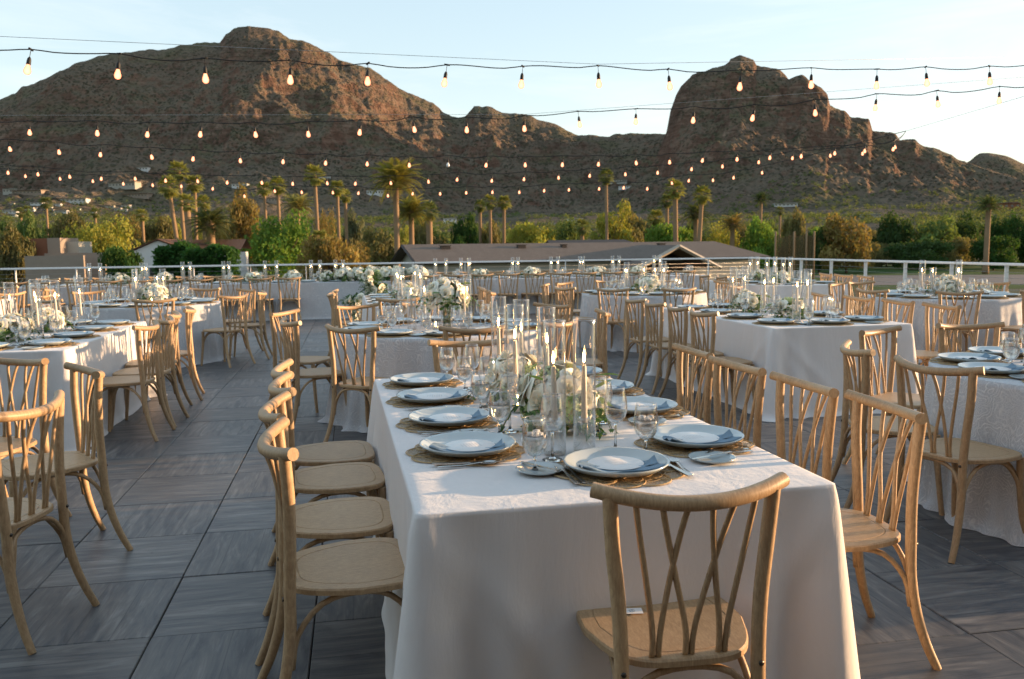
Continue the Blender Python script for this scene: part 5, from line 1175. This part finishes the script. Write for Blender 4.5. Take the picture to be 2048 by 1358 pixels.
for k in range(24):
    p = row0+rd*(.35+k*.60)
    for side, sg in ((.24, 'near'), (.70, 'far')):
        q = p+rn*side; wh = 'on the '+sg+' side of the long head table'
        put('dinner_plate', plate_me, q.x, q.y, 0, 'pale dinner plate, '+ORD[k]+' from left, '+sg+' side, head table', 'plate', 'plates on the '+sg+' side of the head table', TZ)
        for j in (0, 1, 2):
            q2 = q+rd*(.14+.07*j)+rn*(.13 if side < .4 else -.12)
            if j == 1: put('wine_glass', wine_me, q2.x, q2.y, 0, 'small wine glass, '+ORD[k]+' from left, '+sg+' side, head table', 'glass', 'wine glasses on the '+sg+' side of the head table')
            elif j == 0: put('water_goblet', gob_me, q2.x, q2.y, 0, 'small water goblet, '+ORD[k]+' from left, '+sg+' side, head table', 'glass', 'goblets on the '+sg+' side of the head table')
cpx = [178, 200, 283, 292, 365, 380, 447, 458, 530, 553, 622, 640, 671, 686, 871, 892, 922, 938, 1025, 1036, 1102, 1116, 1160, 1166, 1225, 1238, 1308, 1320]
for px in cpx:
    d = ray(px, 530); s = None
    # intersect viewing azimuth with the table's middle line
    n2 = Vector((d[1], -d[0], 0)); base = row0+rn*.47; t = -(base.dot(n2))/(rd.dot(n2)); p = base+rd*t
    candle(p.x, p.y, f'long head table, {ORD[cpx.index(px)]} from left', True)
for px in (240, 330, 505, 585, 655, 960, 1062, 1195, 1275):
    d = ray(px, 545); n2 = Vector((d[1], -d[0], 0)); base = row0+rn*.40; t = -(base.dot(n2))/(rd.dot(n2)); p = base+rd*t
    flowers(p.x, p.y, f'long head table, above the {ORD[px//50]} chair or so', 1.35, int(px), .3, nf=11, big_leaves=0)
# large floral mound at the couple's places with a trailing spray down the front
for k, px in enumerate((690, 716, 745, 772, 798, 835)):
    d = ray(px, 545); n2 = Vector((d[1], -d[0], 0)); base = row0+rn*.30; t = -(base.dot(n2))/(rd.dot(n2)); p = base+rd*t
    flowers(p.x, p.y, f'{ORD[k]} clump in the big bank on the head table', 1.7, k, .3, nf=14, big_leaves=0)
gr_ = bpy.data.objects.new('flower_garland', None); COL.objects.link(gr_); p0 = at(738, 553, 16.9); gr_.location = (p0.x, p0.y, p0.z); tag(gr_, 'trailing garland of cream flowers hanging down the front of the head table', 'garland')
for k, (px, py) in enumerate([(738, 548), (740, 560), (742, 572), (746, 580), (765, 577), (752, 586), (722, 596), (716, 604), (712, 612), (716, 622), (720, 632), (702, 600)]):
    q = at(px, py, 16.75-.02*k)-p0; fo = link('foliage', FOLI[k % 3], gr_, q-Vector((0, 0, .08)), k, 1.25); fo['kind'] = 'stuff'
    link('rose', ROSE[k % 3], gr_, q+Vector((.02, -.14, .02)), (1.4, 0, k), 1.8); link('rose', ROSE[(k+1) % 3], gr_, q+Vector((-.06, -.12, -.03)), (1.3, .4, k), 1.6)
# ================================================================== STRING LIGHTS
soc_me = MB().tube([(0, 0, 0), (0, 0, -.058)], .0022, 5).lathe([(.001, -.052), (.006, -.054), (.011, -.064), (.0135, -.075), (.0145, -.104), (.0135, -.107), (.001, -.107)], 12).box((0, 0, 0), (.045, .011, .010)).mesh('socket', MAT['black'])
bulb_me = MB().lathe([(.001, -.104), (.012, -.106), (.0135, -.115), (.0205, -.134), (.024, -.150), (.0215, -.163), (.013, -.173), (.001, -.176)], 16).mesh('bulb', MAT['bulb'])
m = M('unlit_bulb'); MAT['bulb_off'] = m.done(m.bsdf((.8, .8, .78), .1, .9)); 
bulb_off = bulb_me.copy(); bulb_off.materials.clear(); bulb_off.materials.append(MAT['bulb_off'])
ANCH = at(1812, 262, 15.6)
def string(bulbs, D0, D1, label, x0=-250, x1=2300, sag=.03, wire=.0048, guy=True, dead=(), y0=None, y1=None):
    """bulbs: photo x, y of each bulb's centre; the strand runs D0 m in front at x0 to D1 m at x1"""
    root = bpy.data.objects.new('string_light', None); COL.objects.link(root); tag(root, label, 'string lights', 'festoon strings across the terrace'); pts = []
    XS = [b[0] for b in bulbs]; rg = random.Random(int(XS[0]+len(XS)))
    Df = lambda x: D0+(D1-D0)*(x+100)/2300
    P = [at(x, y, Df(x))+Vector((0, 0, .145)) for x, y in bulbs]
    root.location = P[0]
    sp0 = P[1]-P[0]; sp1 = P[-1]-P[-2]; W_ = []
    pre = [P[0]-sp0*(k+1)+Vector((0, 0, .004*(k+1)**2)) for k in range(3)] if XS[0] < 200 else []; post = [P[-1]+sp1*(k+1)+Vector((0, 0, .02*(k+1))) for k in range(3)] if XS[-1] > 1900 else [ANCH]
    allp = list(reversed(pre))+P+post; c = []
    for i in range(len(allp)-1):
        a, b = allp[i], allp[i+1]; c.append(a); sg = sag*rg.uniform(.2, 1.1)*min(1.6, (b-a).length/.6); k = rg.uniform(-.3, .5)
        for f in (.25, .5, .75): c.append(a.lerp(b, f)-Vector((0, 0, sg*4*f*(1-f)-k*.02*math.sin(f*6.28))))
    c.append(allp[-1]); c = cat_rom(c, 2)
    link('cable', MB().tube([p-P[0] for p in c], wire, 5).mesh('cable', MAT['black']), root)
    if len(post) == 1: pass
    if guy: link('guy_wire', MB().tube([allp[0]-P[0]+Vector((0, 0, .03)), allp[len(allp)//2]-P[0]+Vector((0, 0, .012)), allp[-1]-P[0]+Vector((0, 0, .03))], .0016, 4).mesh('guy_wire', MAT['cable_steel']), root)
    ext = pre[:1]+P+(post[:1] if XS[-1] > 1900 else [])
    for i, p in enumerate(ext):
        so_ = link('socket', soc_me, root, p-P[0], (rg.uniform(-.17, .17), rg.uniform(-.17, .17), rg.uniform(0, 3))); j = i-len(pre[:1])
        link('bulb', bulb_off if j in dead else bulb_me, so_)
S1 = [(65, 143), (241, 150), (411, 158), (583, 161), (737, 166), (895, 168), (1046, 170), (1196, 168), (1336, 174), (1482, 175), (1622, 170), (1753, 172), (1850, 167), (1977, 165)]
S2 = [(60, 267), (195, 267), (298, 270), (405, 270), (508, 270), (614, 269), (723, 266), (825, 260), (933, 261), (1048, 258), (1156, 250), (1272, 245), (1388, 241), (1510, 237), (1628, 228), (1753, 216), (1872, 210), (1998, 202)]
S3 = [(16, 299), (116, 305), (203, 310), (300, 315), (390, 319), (479, 322), (568, 324), (653, 327), (735, 329), (818, 331), (896, 330), (975, 331), (1050, 331), (1126, 330), (1198, 329), (1269, 327), (1338, 325), (1408, 322), (1474, 319), (1542, 316), (1603, 313), (1669, 308), (1729, 303), (1788, 299)]
S4 = [(16, 346), (75, 349), (137, 354), (204, 358), (269, 358), (330, 362), (393, 363), (456, 366), (522, 366), (586, 368), (653, 367), (713, 368), (780, 367), (855, 364), (917, 360), (985, 362), (1050, 359), (1116, 356), (1181, 352), (1250, 349), (1315, 346), (1385, 339), (1445, 334), (1518, 325), (1586, 317), (1659, 312), (1723, 308), (1788, 295)]
S5 = [(50, 353), (118, 358), (185, 363), (246, 368), (304, 371), (363, 373), (427, 378), (487, 393), (547, 383), (602, 385), (664, 386), (719, 387), (775, 392), (827, 388), (880, 388), (933, 386), (986, 385), (1038, 385), (1090, 382), (1138, 380), (1199, 378), (1249, 376), (1295, 378), (1341, 367), (1380, 362), (1425, 361), (1468, 356), (1523, 346)]
string(S1, 5.75, 8.2, 'nearest and highest string of warm bulbs, crossing the sky', wire=.0042)
string(S2, 10.3, 8.8, 'second string of bulbs, rising to the right across the rocky hill', wire=.0048)
string(S3, 12.0, 15.2, 'third string of bulbs in front of the mountain, with one unlit bulb', dead=(10,), wire=.0055, guy=False)
string(S4, 16.0, 17.0, 'fourth string of bulbs low over the mountain foot', wire=.006, guy=False)
gwr = MB().tube([(0, 0, 0), tuple(at(2500, 60, 8.0)-ANCH)], .003, 5); gwo = link('support_wire', gwr.mesh('support_wire', MAT['cable_steel']), None, ANCH); tag(gwo, 'thin steel wire holding the right ends of the lower bulb strings', 'wire')
string(S5, 18.3, 18.8, 'fifth and lowest string of bulbs just above the palm crowns', wire=.0065, guy=False)
